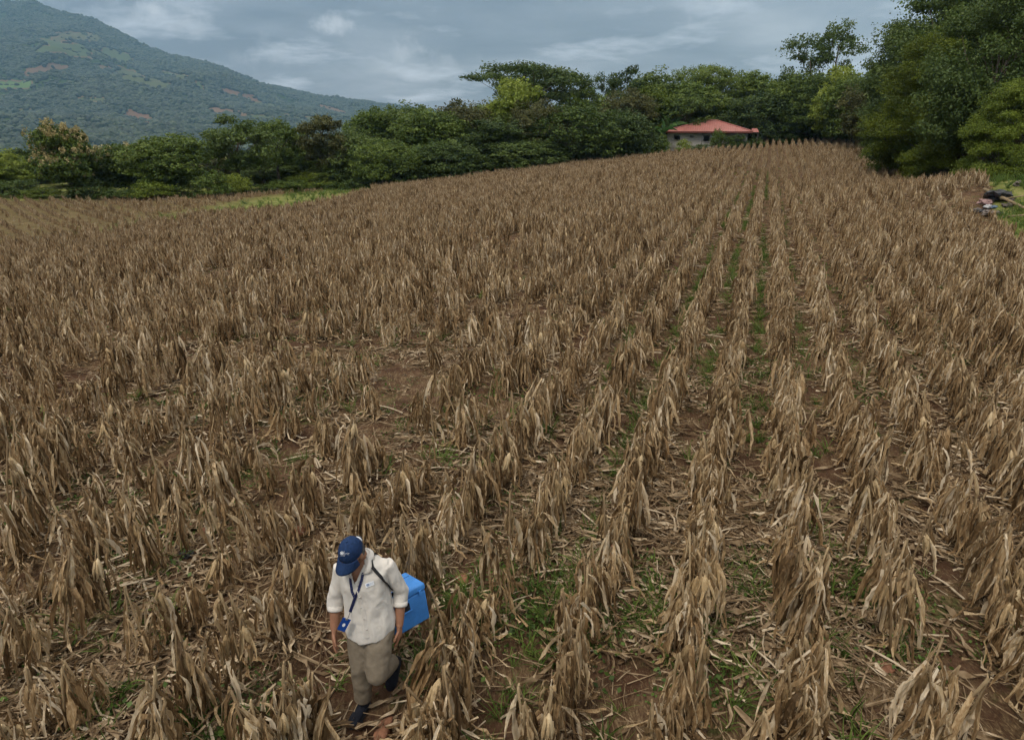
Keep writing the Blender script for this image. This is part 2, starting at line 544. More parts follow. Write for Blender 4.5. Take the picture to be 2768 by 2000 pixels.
M['ground'] = mat_ground()
gme = build_ground()
gme.materials.append(M['ground'])
tag(obj('ground', gme), 'reddish brown field soil under straw and weeds', 'ground', kind='structure')

# ------------------------------------------------------------------ instanced stuff
def scatter(name, protos, pts, rot, scl, idx, label, cat):
    """ONE object of countless pieces: geometry nodes put a prototype on every point"""
    pc = bpy.data.collections.new(name + '_prototypes')
    for i, me in enumerate(protos):
        o = bpy.data.objects.new('%s_prototype_%02d' % (name, i), me)
        pc.objects.link(o)
    me = bpy.data.meshes.new(name)
    P = np.asarray(pts, np.float32)
    me.vertices.add(len(P))
    me.vertices.foreach_set('co', P.ravel())
    for an, typ, arr, key in (('rot', 'FLOAT_VECTOR', rot, 'vector'), ('scl', 'FLOAT_VECTOR', scl, 'vector'), ('idx', 'INT', idx, 'value')):
        a = me.attributes.new(an, typ, 'POINT')
        arr = np.asarray(arr)
        if an == 'scl' and arr.ndim == 1:
            arr = np.repeat(arr[:, None], 3, 1)
        a.data.foreach_set(key, arr.astype(np.int32 if typ == 'INT' else np.float32).ravel())
    o = obj(name, me)
    g = bpy.data.node_groups.new(name + '_nodes', 'GeometryNodeTree')
    g.interface.new_socket('Geometry', in_out='INPUT', socket_type='NodeSocketGeometry')
    g.interface.new_socket('Geometry', in_out='OUTPUT', socket_type='NodeSocketGeometry')
    gi, go = g.nodes.new('NodeGroupInput'), g.nodes.new('NodeGroupOutput')
    m2p = g.nodes.new('GeometryNodeMeshToPoints')
    iop = g.nodes.new('GeometryNodeInstanceOnPoints')
    ci = g.nodes.new('GeometryNodeCollectionInfo')
    ci.inputs['Collection'].default_value = pc
    ci.inputs['Separate Children'].default_value = True
    ci.inputs['Reset Children'].default_value = True
    def named(nm, dt):
        n = g.nodes.new('GeometryNodeInputNamedAttribute')
        n.data_type = dt
        n.inputs['Name'].default_value = nm
        return n.outputs['Attribute']
    iop.inputs['Pick Instance'].default_value = True
    k = g.links.new
    k(gi.outputs[0], m2p.inputs[0])
    k(m2p.outputs[0], iop.inputs['Points'])
    k(ci.outputs[0], iop.inputs['Instance'])
    k(named('idx', 'INT'), iop.inputs['Instance Index'])
    k(named('rot', 'FLOAT_VECTOR'), iop.inputs['Rotation'])
    k(named('scl', 'FLOAT_VECTOR'), iop.inputs['Scale'])
    k(iop.outputs[0], go.inputs[0])
    md = o.modifiers.new('scatter', 'NODES')
    md.node_group = g
    return tag(o, label, cat, kind='stuff')

# ------------------------------------------------------------------ mountain with its wood
SKYL = [(-1500, 335), (-1200, 235), (-900, 115), (-600, 12), (-350, -38), (-150, -25), (0, 3), (97, 6), (160, 31), (252, 51), (310, 82), (373, 114), (456, 150), (480, 151), (558, 170), (620, 191), (698, 221), (800, 247), (921, 267), (1014, 280), (1200, 303), (1500, 330), (2000, 345)]
SKX = np.array([p[0] for p in SKYL], float)
SKY_ = np.array([p[1] for p in SKYL], float)
def mount_pt(px, t):
    """ground of the mountain along the bearing of photo column px, t from its foot (0) to the ridge (1)"""
    py = np.interp(px, SKX, SKY_)
    u, v = (px - PW / 2) / FPX, (py - PH / 2) / FPX
    fw, vt = _c - _s * v, -_s - _c * v
    k = np.clip((px + 400) / 1500, 0, 1)
    dr = 3900 - 900 * k                                    # ridge distance (forward)
    d0 = 900 + 150 * k
    zr = CAM_H + vt / fw * dr
    bear = u / fw
    d = d0 + (dr - d0) * t
    zb = -36.0
    tt = np.clip(t, 0, 1)
    z = zb + (zr - zb) * (0.28 * tt + 0.72 * tt ** 1.9)
    x, y = bear * d, d
    env = np.clip(tt * 3, 0, 1) * np.clip((1.0 - t) * 6, 0, 1)
    gl = (fbm(x / 260, y / 420, 4, 7) - 0.47) * 150 * env * np.clip(0.25 + (zr - zb) / 500, 0, 1)
    z = z + gl + (fbm(x / 60, y / 60, 2, 9) - 0.4) * 14 * np.clip(t * 4, 0, 1)
    z = np.where(t > 1, zr - (t - 1) * (dr - d0) * 0.45, z)
    return x, y, z

# cleared plots on the slope: photo centre, half size, tilt, tint (0 brown earth .. 1 bright green)
PLOTS = [(98, 192, 34, 9, -.12, .12), (160, 181, 32, 6, .05, .12), (30, 230, 42, 8, -.05, 1.0), (205, 101, 55, 9, .02, .42), (180, 133, 60, 12, .12, .62),
         (375, 215, 62, 12, .35, .5), (375, 315, 36, 8, .28, .05), (640, 254, 42, 5, .22, .05), (540, 231, 13, 8, .1, .68), (620, 306, 48, 7, .1, .12), (690, 318, 40, 5, .1, .55),
         (900, 297, 34, 4, .25, .12), (287, 184, 18, 4, .05, .25), (228, 355, 30, 3, .05, .2), (400, 345, 26, 3, .0, .2), (560, 340, 50, 4, .05, .55), (310, 150, 40, 9, .3, .58), (470, 205, 30, 5, .2, .55),
         (720, 285, 40, 4, .2, .5), (820, 320, 45, 4, .1, .5), (60, 300, 30, 4, 0, .5), (250, 270, 40, 5, .1, .55)]
def plot_mask(X, Y, Z):
    """-1 under wood, else the plot's tint"""
    px, py, _ = proj(np.c_[X, Y, Z])
    res = np.full(len(px), -1.0)
    wob = (fbm(X / 70, Y / 70, 3, 21) - 0.45) * 1.3
    for (cx, cy, hx, hy, tl, tn) in PLOTS:
        dx, dy = px - cx, py - cy
        a, b = dx * math.cos(tl) + dy * math.sin(tl), -dx * math.sin(tl) + dy * math.cos(tl)
        q = np.maximum(np.abs(a) / (hx * 1.15), np.abs(b) / (hy * 1.5)) + wob * .8
        res = np.where((q < 1) & (res < 0), tn, res)
    return res

def build_mountain():
    pxs = np.linspace(-1500, 2000, 350)
    ts = np.concatenate([np.linspace(-0.05, 1.0, 170), [1.06, 1.15, 1.3]])
    PXg, Tg = np.meshgrid(pxs, ts, indexing='ij')
    X, Y, Z = mount_pt(PXg.ravel(), Tg.ravel())
    n, k = len(pxs), len(ts)
    idx = np.arange(n * k).reshape(n, k)
    quads = np.stack([idx[:-1, :-1], idx[1:, :-1], idx[1:, 1:], idx[:-1, 1:]], -1).reshape(-1, 4)
    pm = plot_mask(X, Y, Z)
    return make_mesh('mountain', np.c_[X, Y, Z], quads, None, {'plot': pm}, True)

def mat_mountain():
    m, nt, out = new_mat('mountain_slope')
    lk = nt.links.new
    a = nn(nt, 'ShaderNodeAttribute', attribute_name='plot')
    tco = nn(nt, 'ShaderNodeTexCoord')
    nz = nn(nt, 'ShaderNodeTexNoise', inp={'Scale': 0.03, 'Detail': 6.0, 'Roughness': 0.65})
    lk(tco.outputs['Object'], nz.inputs['Vector'])
    wood = ramp(nt, [(0.35, (0.018, 0.032, 0.012)), (0.65, (0.045, 0.072, 0.022))])
    lk(nz.outputs[0], wood.inputs[0])
    pl = ramp(nt, [(0.0, (0.155, 0.085, 0.055)), (0.2, (0.14, 0.10, 0.062)), (0.45, (0.080, 0.088, 0.044)), (0.7, (0.066, 0.096, 0.040)), (1.0, (0.088, 0.142, 0.044))])
    lk(mth(nt, 'ADD', a.outputs['Fac'], mth(nt, 'MULTIPLY', mth(nt, 'SUBTRACT', nz.outputs[0], 0.5), 0.35)), pl.inputs[0])
    f = mth(nt, 'GREATER_THAN', a.outputs['Fac'], -0.35)
    c = mixc(nt, f, wood.outputs[0], pl.outputs[0])
    p = nt.nodes.new('ShaderNodeBsdfPrincipled')
    p.inputs['Roughness'].default_value = 0.95
    p.inputs['Specular IOR Level'].default_value = 0.05
    lk(c, p.inputs['Base Color'])
    lk(p.outputs[0], out.inputs[0])
    return m
mme = build_mountain()
mme.materials.append(mat_mountain())
tag(obj('mountain', mme), 'wooded volcano slope with cleared plots beyond the trees', 'mountain', kind='structure')

def blob_mesh(name, seed, mat, n=46):
    """a far crown: a lumpy ball broken into leaf-mass facets"""
    r = np.random.default_rng(seed)
    bm = bmesh.new()
    bmesh.ops.create_icosphere(bm, subdivisions=2, radius=1.0)
    lob = r.normal(size=(7, 3)); lob /= np.linalg.norm(lob, axis=1)[:, None]
    for v in bm.verts:
        d = np.array(v.co)
        k = 0.72 + 0.42 * np.max(lob @ d) ** 3 + r.uniform(-.12, .12)
        v.co = Vector(d * k * np.array([1, 1, 0.85]))
    V = np.array([v.co[:] for v in bm.verts])
    Fc = [[v.index for v in f.verts] for f in bm.faces]
    bm.free()
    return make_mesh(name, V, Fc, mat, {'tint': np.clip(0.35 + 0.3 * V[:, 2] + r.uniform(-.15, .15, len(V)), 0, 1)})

def build_mountain_wood():
    N = 200000
    px = rng.uniform(-620, 1120, N)
    t = rng.uniform(0.0, 1.0, N) ** 0.72
    X, Y, Z = mount_pt(px, t)
    pm = plot_mask(X, Y, Z)
    clr = fbm(X / 150, Y / 150, 3, 31)
    keep = (pm < 0) & (rng.uniform(size=N) < np.clip((clr - 0.30) * 6, 0.10, 1)) | (rng.uniform(size=N) < 0.015)
    X, Y, Z = X[keep], Y[keep], Z[keep]
    n = len(X)
    s = rng.uniform(3.6, 8.0, n) * (0.75 + 0.6 * fbm(X / 120, Y / 120, 2, 5)) * np.where(rng.uniform(size=n) < .04, 1.5, 1)
    scl = np.c_[s, s, s * rng.uniform(.7, 1.25, n)]
    rot = np.c_[np.zeros(n), np.zeros(n), rng.uniform(0, 6.28, n)]
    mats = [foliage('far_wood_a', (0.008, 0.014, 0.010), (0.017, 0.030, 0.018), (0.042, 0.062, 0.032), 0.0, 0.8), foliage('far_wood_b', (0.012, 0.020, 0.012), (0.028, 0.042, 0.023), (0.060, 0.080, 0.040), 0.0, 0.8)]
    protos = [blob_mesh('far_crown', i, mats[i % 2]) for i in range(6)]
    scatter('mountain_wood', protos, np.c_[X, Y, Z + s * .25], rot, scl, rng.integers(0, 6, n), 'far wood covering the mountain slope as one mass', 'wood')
build_mountain_wood()

# ------------------------------------------------------------------ trees
def leaf_cards(centers, size, r, up=0.35, out_dir=None, aspect=0.55, droop=0.0):
    """folded rhombus leaves (4 corners) at the given centres"""
    n = len(centers)
    nrm = r.normal(size=(n, 3))
    if out_dir is not None:
        nrm = nrm * 0.75 + out_dir
    nrm[:, 2] += up
    nrm /= np.linalg.norm(nrm, axis=1)[:, None] + 1e-9
    a = r.normal(size=(n, 3))
    a[:, 2] -= droop
    a -= nrm * (a * nrm).sum(1)[:, None]
    a /= np.linalg.norm(a, axis=1)[:, None] + 1e-9
    b = np.cross(nrm, a)
    s = (size * r.uniform(0.6, 1.35, n))[:, None]
    P0, P2 = centers - a * s, centers + a * s
    P1, P3 = centers + b * s * aspect + nrm * s * 0.18, centers - b * s * aspect + nrm * s * 0.18
    V = np.stack([P0, P1, P2, P3], 1).reshape(-1, 3)
    Fq = np.arange(4 * n).reshape(n, 4)
    return V, Fq

def limb_pts(p, q, r, n=5, sag=0.12):
    p, q = np.array(p, float), np.array(q, float)
    t = np.linspace(0, 1, n)[:, None]
    l = np.linalg.norm(q - p)
    mid = r.normal(size=3) * l * 0.07 + np.array([0, 0, l * sag])
    return p + (q - p) * t + mid * (4 * t * (1 - t))

def tree_mesh(kind, seed, H, W, leaf, nleaf, fmat, trunk_frac=0.3, nclump=34, clump=0.24, shape='round', trunk_r=None, blossom=0, flat=0.7, up=0.35, lean=0.0, spread=0.5):
    """returns (trunk mesh, crown mesh, blossom mesh or None); H height and W crown width in metres, foot at the origin"""
    r = np.random.default_rng(seed)
    tb = MB()
    tr = trunk_r or 0.022 * H
    z0 = H * trunk_frac
    cz, rz, rx = (H + z0 * 0.85) / 2, (H - z0 * 0.85) / 2, W / 2
    C = []
    tries = 0
    while len(C) < nclump and tries < 8000:
        tries += 1
        d = r.normal(size=3)
        d /= np.linalg.norm(d)
        k = r.uniform(0.25, 1.0) ** spread
        p = d * k
        if shape == 'umbrella':
            p[2] = r.uniform(-0.35, 1.0)
            rad = r.uniform(0.05, 1.0) ** 0.6 * (0.98 if p[2] > 0.15 else 0.6)
            an = r.uniform(0, 2 * PI)
            p[0], p[1] = math.cos(an) * rad, math.sin(an) * rad
            p[2] = p[2] * (1 - 0.55 * rad ** 2)
        elif shape == 'cone':
            wz = 1 - 0.62 * (p[2] + 1) / 2
            p[0] *= wz * 1.25; p[1] *= wz * 1.25
        elif shape == 'tuft':
            if p[2] < -0.5 and r.uniform() < .75:
                continue
        elif shape == 'full':
            p[2] = r.uniform(-1, 1)
            an, rad = r.uniform(0, 2 * PI), math.sqrt(max(0.05, 1 - max(0, p[2]) ** 2.2)) * r.uniform(.45, 1) ** .5
            p[0], p[1] = math.cos(an) * rad, math.sin(an) * rad
        q = np.array([p[0] * rx * (1 - clump * .55) + lean * (p[2] + 1) * .5 * W, p[1] * rx * (1 - clump * .55), cz + p[2] * rz * (1 - clump * .6)])
        if all(np.linalg.norm((q - c) / np.array([1, 1, .8])) > clump * W * (0.62 if shape != 'tuft' else 0.95) for c in C):
            C.append(q)
        elif tries > 4000:
            C.append(q)
    C = np.array(C)
    # trunk and limbs
    top = np.array([lean * W * .4, 0, z0 + (H - z0) * 0.55])
    tp = limb_pts((0, 0, -0.4), top, r, 7, 0.0)
    tb.tube(tp, np.linspace(tr * 1.25, tr * 0.42, 7), 8)
    for c in C:
        zz = np.clip(z0 * r.uniform(0.75, 1.15) + (c[2] - z0) * r.uniform(.15, .5), z0 * .6, top[2])
        f = np.clip((zz + .4) / (top[2] + .4), 0, 1) * 6
        i = min(int(f), 5)
        st = tp[i] + (tp[i + 1] - tp[i]) * (f - i)
        rr_ = tr * r.uniform(.16, .34)
        tb.tube(limb_pts(st, c, r, 5, 0.08), np.linspace(rr_, rr_ * .25, 5), 5, cap=False)
    # crown: clumps of leaf sprays, each spray a handful of leaves
    V_, T_ = [], []
    per = max(8, nleaf // len(C))
    bl_c = []
    for c in C:
        cr_ = clump * W * r.uniform(.72, 1.25)
        ns = max(5, per // 14)
        d = r.normal(size=(ns, 3))
        d /= np.linalg.norm(d, axis=1)[:, None]
        d[:, 2] = np.where(d[:, 2] < -0.25, d[:, 2] * 0.4, d[:, 2])
        kk = r.uniform(0.35, 1.0, (ns, 1)) ** 0.6
        sp = c + d * kk * cr_ * np.array([1, 1, flat])
        m = per // ns + 1
        lc = np.repeat(sp, m, 0) + r.normal(size=(ns * m, 3)) * cr_ * 0.17 * np.array([1, 1, .7])
        od = np.repeat(d, m, 0)
        V, Fq = leaf_cards(lc, leaf, r, up, od * 0.8)
        base = r.uniform(0.28, 0.66)
        tint = np.clip(base + np.repeat(np.repeat(r.uniform(-.16, .16, ns), m), 4) + np.repeat(r.uniform(-.14, .14, ns * m), 4), 0, 1)
        V_.append(V); T_.append(tint)
        if blossom and c[2] > cz - rz * (0.75 if blossom > .5 else .1):
            sel = (d[:, 2] > 0.05) & (kk[:, 0] > .6) & (r.uniform(size=ns) < blossom)
            if sel.any():
                bl_c.append(sp[sel] + d[sel] * cr_ * .22 + np.array([0, 0, cr_ * .12]))
    V = np.concatenate(V_)
    crown = make_mesh(kind + '_crown', V, np.arange(len(V)).reshape(-1, 4), M[fmat], {'tint': np.concatenate(T_)})
    trunk = tb.mesh(kind + '_trunk', M['bark'], True)
    bl = None
    if bl_c:
        B = np.concatenate(bl_c)
        m = 20
        lc = np.repeat(B, m, 0) + r.normal(size=(len(B) * m, 3)) * W * np.array([.017, .017, .026])
        V, Fq = leaf_cards(lc, leaf * 0.75, r, .5)
        bl = make_mesh(kind + '_blossom', V, Fq, M['blossom'], {'tint': np.repeat(r.uniform(.2, .95, len(lc)), 4)})
    return trunk, crown, bl

SPECIES = {
    # kind: H, W, leaf, nleaf, material, options   (built at this size, scaled a little when placed)
    'mango': [tree_mesh('mango', 100 + i, 8, 9, .165, 18000, ('f_mid', 'f_dark')[i % 2], .06, 60, .17, 'full', None, 0, .85) for i in range(2)],
    'broad': [tree_mesh('broad', 200 + i, 10, 8.5, .16, 18000, ('f_dark', 'f_mid', 'f_olive')[i], .12, 54, .165, 'round', None, 0, .9) for i in range(3)],
    'bright': [tree_mesh('bright', 300 + i, 9, 7.5, .16, 15000, ('f_bright', 'f_mid')[i], .10, 46, .175, 'round', None, 0, .9) for i in range(2)],
    'umbrella': [tree_mesh('umbrella', 400 + i, 14, 15, .17, 15000, ('f_dark', 'f_mid')[i], .42, 46, .125, 'umbrella', None, 0, .38, .6) for i in range(2)],
    'teak': [tree_mesh('teak', 500, 10, 6.4, .19, 13000, 'f_mid', .08, 40, .24, 'cone', None, .85), tree_mesh('teak', 501, 9, 8, .18, 13000, 'f_mid', .1, 40, .22, 'round', None, .22)],
    'open': [tree_mesh('open', 600 + i, 10, 7.5, .165, 10500, ('f_dark', 'f_olive', 'f_mid')[i], .28, 28, .18, 'round', None, 0, .6, .4, 0, .35) for i in range(3)],
    'tall': [tree_mesh('tall', 700, 16, 6.5, .17, 3200, 'f_dark', .52, 11, .235, 'tuft', .17, 0, .8, .25, .12, .25), tree_mesh('tall', 701, 13, 7, .17, 3000, 'f_dark', .45, 10, .24, 'tuft', .15, 0, .75, .25, -.18, .25)],
    'thicket': [tree_mesh('thicket', 800 + i, 13, 10, .085, 100000, ('f_yellow', 'f_bright')[i], .03, 90, .125, 'full', .2, 0, .75, .2) for i in range(2)],
    'nearbroad': [tree_mesh('nearbroad', 900, 15, 13, .12, 70000, 'f_dark', .15, 80, .145, 'round', .3)],
    'shrub': [tree_mesh('shrub', 1000 + i, 2.6, 3.0, .085, 4600, ('f_mid', 'f_bright', 'f_dark')[i], .03, 18, .26, 'full', .05) for i in range(3)],
}

def plant_tree(kind, var, px, top, D, width, label, base=None, group=None, name=None, cat='tree', rz=None, sink=0.0):
    """stand a tree D metres ahead at the bearing of photo column px, tall enough to top out at photo row top"""
    tr, cr, bl = SPECIES[kind][var]
    D = D - float(np.interp(px, [-200, 500, 800, 950], [9, 9, 4, 0]))
    T = at(px, top, D)
    x, y = T[0], T[1]
    g = float(ground_base(np.array([x]), np.array([y]))[0]) - sink
    H0 = max(v.co.z for v in cr.vertices) if ('h', kind, var) not in _hc else _hc[('h', kind, var)]
    _hc[('h', kind, var)] = H0
    if ('w', kind, var) not in _hc:
        co = np.empty(len(cr.vertices) * 3, np.float32)
        cr.vertices.foreach_get('co', co)
        co = co.reshape(-1, 3)
        _hc[('w', kind, var)] = float(np.percentile(co[:, 0], 99) - np.percentile(co[:, 0], 1))
    h = max(1.0, T[2] - g)
    w = width / FPX * D * (1.0 if kind in ('tall', 'umbrella') else 1.12)
    root = empty(name or {'mango': 'mango_tree', 'shrub': 'shrub', 'thicket': 'leafy_tree', 'nearbroad': 'broadleaf_tree', 'teak': 'flowering_tree', 'umbrella': 'flat_topped_tree',
                          'tall': 'slender_tree', 'open': 'open_crowned_tree', 'bright': 'light_green_tree', 'broad': 'broadleaf_tree'}[kind], (x, y, g), rz if rz is not None else random.uniform(0, 6.28))
    k = w / _hc[('w', kind, var)]
    root.scale = (k, k, h / H0)
    tag(root, label, cat, group)
    obj('stem' if kind == 'shrub' else 'trunk', tr, root)
    obj('foliage' if kind == 'shrub' else 'crown', cr, root)
    if bl:
        obj('blossom', bl, root)
    return root
_hc = {}

WOOD_L, WOOD_C, WOOD_R = 'trees beyond the lower field', 'trees of the wood behind the maize', 'trees along the bank side of the field'
TREES = [
    # kind, variant, column, top row, metres ahead, crown width px, label
    ('bright', 0, -30, 396, 84, 150, 'light green tree at the frame edge beside the cream flowering tree', WOOD_L),
    ('bright', 1, 62, 398, 92, 110, 'small light green tree just behind the cream flowering tree', WOOD_L),
    ('teak', 0, 153, 326, 80, 128, 'conical tree covered all over in cream blossom', WOOD_L),
    ('teak', 1, 322, 380, 86, 170, 'round tree with a few cream flower heads on top', WOOD_L),
    ('broad', 1, 445, 358, 83, 165, 'rounded dense green tree right of the flowering trees', WOOD_L),
    ('broad', 0, 250, 400, 96, 120, 'dark tree half hidden between the two flowering trees', WOOD_L),
    ('open', 0, 640, 308, 86, 150, 'tall dark tree with a bare lower trunk by the green gully', WOOD_L),
    ('open', 2, 738, 314, 90, 110, 'narrow olive tree beside the tall bare-trunked tree', WOOD_L),
    ('teak', 1, 800, 362, 98, 110, 'tree with yellowish tips behind the olive trees', WOOD_L),
    ('open', 1, 862, 306, 88, 120, 'wispy olive tree with a flattened top at the gully end', WOOD_L),
    ('broad', 2, 545, 412, 96, 130, 'low dull tree in the shade left of the tall bare-trunked tree', WOOD_L),
    ('broad', 0, 380, 425, 98, 140, 'dark tree filling the gap behind the rounded green tree', WOOD_L),
    ('broad', 0, 700, 420, 97, 150, 'dark tree low behind the narrow olive tree', WOOD_L),
    ('mango', 1, 950, 345, 88, 165, 'rounded dark tree where the wood meets the gully', WOOD_C),
    ('broad', 1, 1010, 285, 98, 135, 'tree whose top stands against the mountain\'s low end', WOOD_C),
    ('broad', 0, 1100, 268, 98, 150, 'dark tree on the skyline left of the big flat-topped tree', WOOD_C),
    ('mango', 0, 1040, 372, 84, 150, 'low round tree at the wood\'s edge above the maize', WOOD_C),
    ('broad', 1, 1170, 290, 92, 150, 'mid green tree with a tall even crown in the wood', WOOD_C),
    ('broad', 2, 1250, 262, 97, 140, 'olive tree under the left arm of the flat-topped tree', WOOD_C),
    ('mango', 1, 1200, 372, 87, 170, 'dark spreading tree low at the wood\'s edge', WOOD_C),
    ('umbrella', 0, 1440, 158, 112, 300, 'great flat-topped tree standing highest above the wood', WOOD_C),
    ('bright', 0, 1400, 205, 100, 165, 'bright green tree in front of the flat-topped giant', WOOD_C),
    ('broad', 2, 1455, 262, 95, 130, 'dull olive tree below the bright green one', WOOD_C),
    ('broad', 0, 1330, 312, 93, 160, 'very dark tree in the deepest part of the wood', WOOD_C),
    ('mango', 0, 1560, 280, 94, 200, 'broad mango tree with a glossy domed crown', WOOD_C),
    ('mango', 1, 1682, 288, 97, 160, 'broad dark tree touching the left end of the red-roofed house', WOOD_C),
    ('mango', 1, 1420, 372, 91, 190, 'low dark tree hanging over the maize below the olive tree', WOOD_C),
    ('bright', 1, 1590, 222, 108, 130, 'rounded tree right of the flat-topped giant', WOOD_C),
    ('tall', 1, 1640, 192, 118, 60, 'thin-topped tree poking above the wood right of the flat-topped giant', WOOD_C),
    ('open', 0, 1705, 175, 114, 80, 'narrow tree with a knobbly top on the skyline', WOOD_C),
    ('broad', 0, 1790, 178, 116, 150, 'dense dark dome on the skyline above the house\'s left end', WOOD_C),
    ('umbrella', 1, 1915, 170, 116, 150, 'flat-topped tree on the skyline above the red roof', WOOD_C),
    ('bright', 0, 1775, 228, 108, 110, 'bright green tree rising behind the house\'s left corner', WOOD_C),
    ('broad', 1, 1890, 218, 110, 130, 'mid green tree directly behind the red roof', WOOD_C),
    ('open', 2, 1850, 255, 106, 110, 'loose-crowned tree close behind the roof ridge', WOOD_C),
    ('broad', 2, 1700, 235, 106, 120, 'olive tree behind the two broad mangoes', WOOD_C),
    ('broad', 0, 1960, 262, 108, 110, 'dark tree behind the right slope of the red roof', WOOD_C),
    ('broad', 1, 2045, 186, 114, 120, 'tall tree on the skyline right of the house', WOOD_C),
    ('bright', 0, 2120, 200, 118, 110, 'yellowish green crown on the skyline far right of the house', WOOD_C),
    ('mango', 1, 2088, 238, 106, 165, 'dark spreading tree with bare forked trunk right of the house', WOOD_C),
    ('bright', 1, 2222, 256, 100, 130, 'rounded light tree above the low shed roof', WOOD_C),
    ('broad', 0, 2150, 260, 108, 120, 'dark tree between the spreading tree and the rounded light tree', WOOD_C),
    ('tall', 0, 2285, 42, 104, 125, 'tall slender tree with tufted tops against the clouds', WOOD_R),
    ('tall', 1, 2200, 88, 106, 125, 'tufted tree just left of the tallest slender tree', WOOD_R),
    ('bright', 0, 2290, 172, 94, 120, 'bright crown at the foot of the slender tufted trees', WOOD_R),
    ('broad', 1, 2195, 190, 104, 120, 'mid green tree below the left tufted tree', WOOD_R),
    ('broad', 0, 2365, 165, 88, 110, 'dark tree leaning out beside the slender tufted trees', WOOD_R),
    ('broad', 2, 2385, 205, 82, 150, 'olive brown tree overhanging the far corner of the maize', WOOD_R),
    ('broad', 1, 2310, 262, 92, 120, 'low tree at the far corner of the maize beside the shed', WOOD_R),
    ('nearbroad', 0, 2565, 8, 68, 275, 'huge dark tree reaching the top of the picture', WOOD_R),
    ('broad', 0, 2460, 112, 76, 150, 'dark tree below the huge tree\'s left limb', WOOD_R),
    ('thicket', 1, 2470, 235, 70, 170, 'leafy tree drooping over the maize edge before the huge tree', WOOD_R),
    ('thicket', 0, 2590, 60, 54, 260, 'yellow green tree bright against the dark wood', WOOD_R),
    ('nearbroad', 0, 2780, -90, 45, 330, 'large dark leafy tree cut by the frame above the rubbish heap', WOOD_R),
    ('thicket', 0, 2660, 190, 49, 220, 'low yellow green tree drooping in front of the bank', WOOD_R),
    ('nearbroad', 0, 2700, -160, 62, 360, 'towering dark tree behind the leafy trees at the frame edge', WOOD_R),
    ('broad', 0, 2255, 185, 100, 130, 'dark tree hiding the stems of the tufted trees', WOOD_R),
    ('broad', 1, 2335, 205, 90, 130, 'mid green tree between the tufted trees and the huge tree', WOOD_R),
    ('thicket', 1, 2790, 200, 40, 200, 'yellow green branches at the frame edge over the rubbish heap', WOOD_R),
    ('broad', 0, 2620, 20, 64, 240, 'dark tree between the huge tree and the yellow green tree', WOOD_R),
    ('thicket', 1, 2660, 60, 53, 240, 'tall leafy tree joining the yellow green trees', WOOD_R),
    ('broad', 1, 2490, 180, 72, 160, 'mid green tree at the bend of the field edge', WOOD_R),
    ('thicket', 1, 2560, 250, 60, 170, 'shaded leafy tree low over the field corner', WOOD_R),
]
for t_ in TREES:
    plant_tree(t_[0], t_[1], t_[2], t_[3], t_[4], t_[5], t_[6], group=t_[7])

ORD = ['first', 'second', 'third', 'fourth', 'fifth', 'sixth', 'seventh', 'eighth', 'ninth', 'tenth', 'eleventh', 'twelfth', 'thirteenth', 'fourteenth', 'fifteenth', 'sixteenth', 'seventeenth', 'eighteenth', 'nineteenth', 'twentieth'] + ['twenty-' + w for w in ('first', 'second', 'third', 'fourth', 'fifth', 'sixth', 'seventh', 'eighth', 'ninth')] + ['thirtieth'] + ['thirty-' + w for w in ('first', 'second', 'third', 'fourth', 'fifth')]
# the wood goes on behind: crowns that only show through gaps
for i in range(34):
    px_ = -120 + i * 78 + random.uniform(-25, 25)
    D_ = random.uniform(112, 132) if px_ > 900 else random.uniform(98, 112)
    top_ = np.interp(px_, [-100, 800, 1000, 1300, 1600, 2000, 2250, 2500, 2700], [440, 425, 335, 270, 262, 255, 240, 160, 120]) + random.uniform(0, 25)
    plant_tree(('broad', 'broad', 'bright')[i % 3], (0, 1, 1)[i % 3], px_, top_, D_, random.uniform(120, 170),
               'crown at the very back of the wood, %s from the left along the skyline' % ORD[i], group='crowns at the back of the wood')
for i in range(9):
    plant_tree(('broad', 'bright', 'mango')[i % 3], 1, -780 + i * 82, 372 + 30 * (i % 3), 86 + 5 * (i % 2), 150, 'tree on past the frame edge beyond the lower field, %s of the row' % ORD[i], group='trees beyond the frame edge')
# undergrowth along the wood's edge
ubase = [(30, 470, 80, 110), (110, 482, 79, 90), (235, 470, 80, 110), (320, 484, 79, 100), (405, 476, 79, 110), (490, 474, 81, 100), (562, 462, 80, 85), (625, 466, 82, 75), (690, 474, 84, 90), (760, 472, 84, 100), (835, 452, 87, 110), (905, 446, 86, 110)]
for i, (px_, top_, D_, w_) in enumerate(ubase):
    top_ += 0 if i in (6, 7) else (24 if i in (1, 3, 5, 8) else 12)
    plant_tree('shrub', i % 3, px_, top_, D_, w_, ['leafy bush at the lower field\'s edge, %s from the left' % ORD[i - (2 if i > 7 else 0)], 'bright bush by the green gully, the %s of the pair' % ('left' if i == 6 else 'right')][i in (6, 7)], group='bushes along the lower field' if i not in (6, 7) else 'bright bushes by the gully', cat='bush')
for i, px_ in enumerate(range(980, 1760, 46)):
    D_ = np.interp(px_, [950, 1200, 1500, 1800], [84, 88, 94, 98.5])
    b_ = np.interp(px_, [950, 1200, 1500, 1750], [497, 472, 434, 408])
    plant_tree('shrub', (2, 0, 2)[i % 3], px_ + random.uniform(-10, 10), b_ - random.uniform(40, 78), D_, random.uniform(90, 130), 'dark bush under the wood behind the maize, %s from the left' % ORD[i], group='dark bushes under the wood', cat='bush')
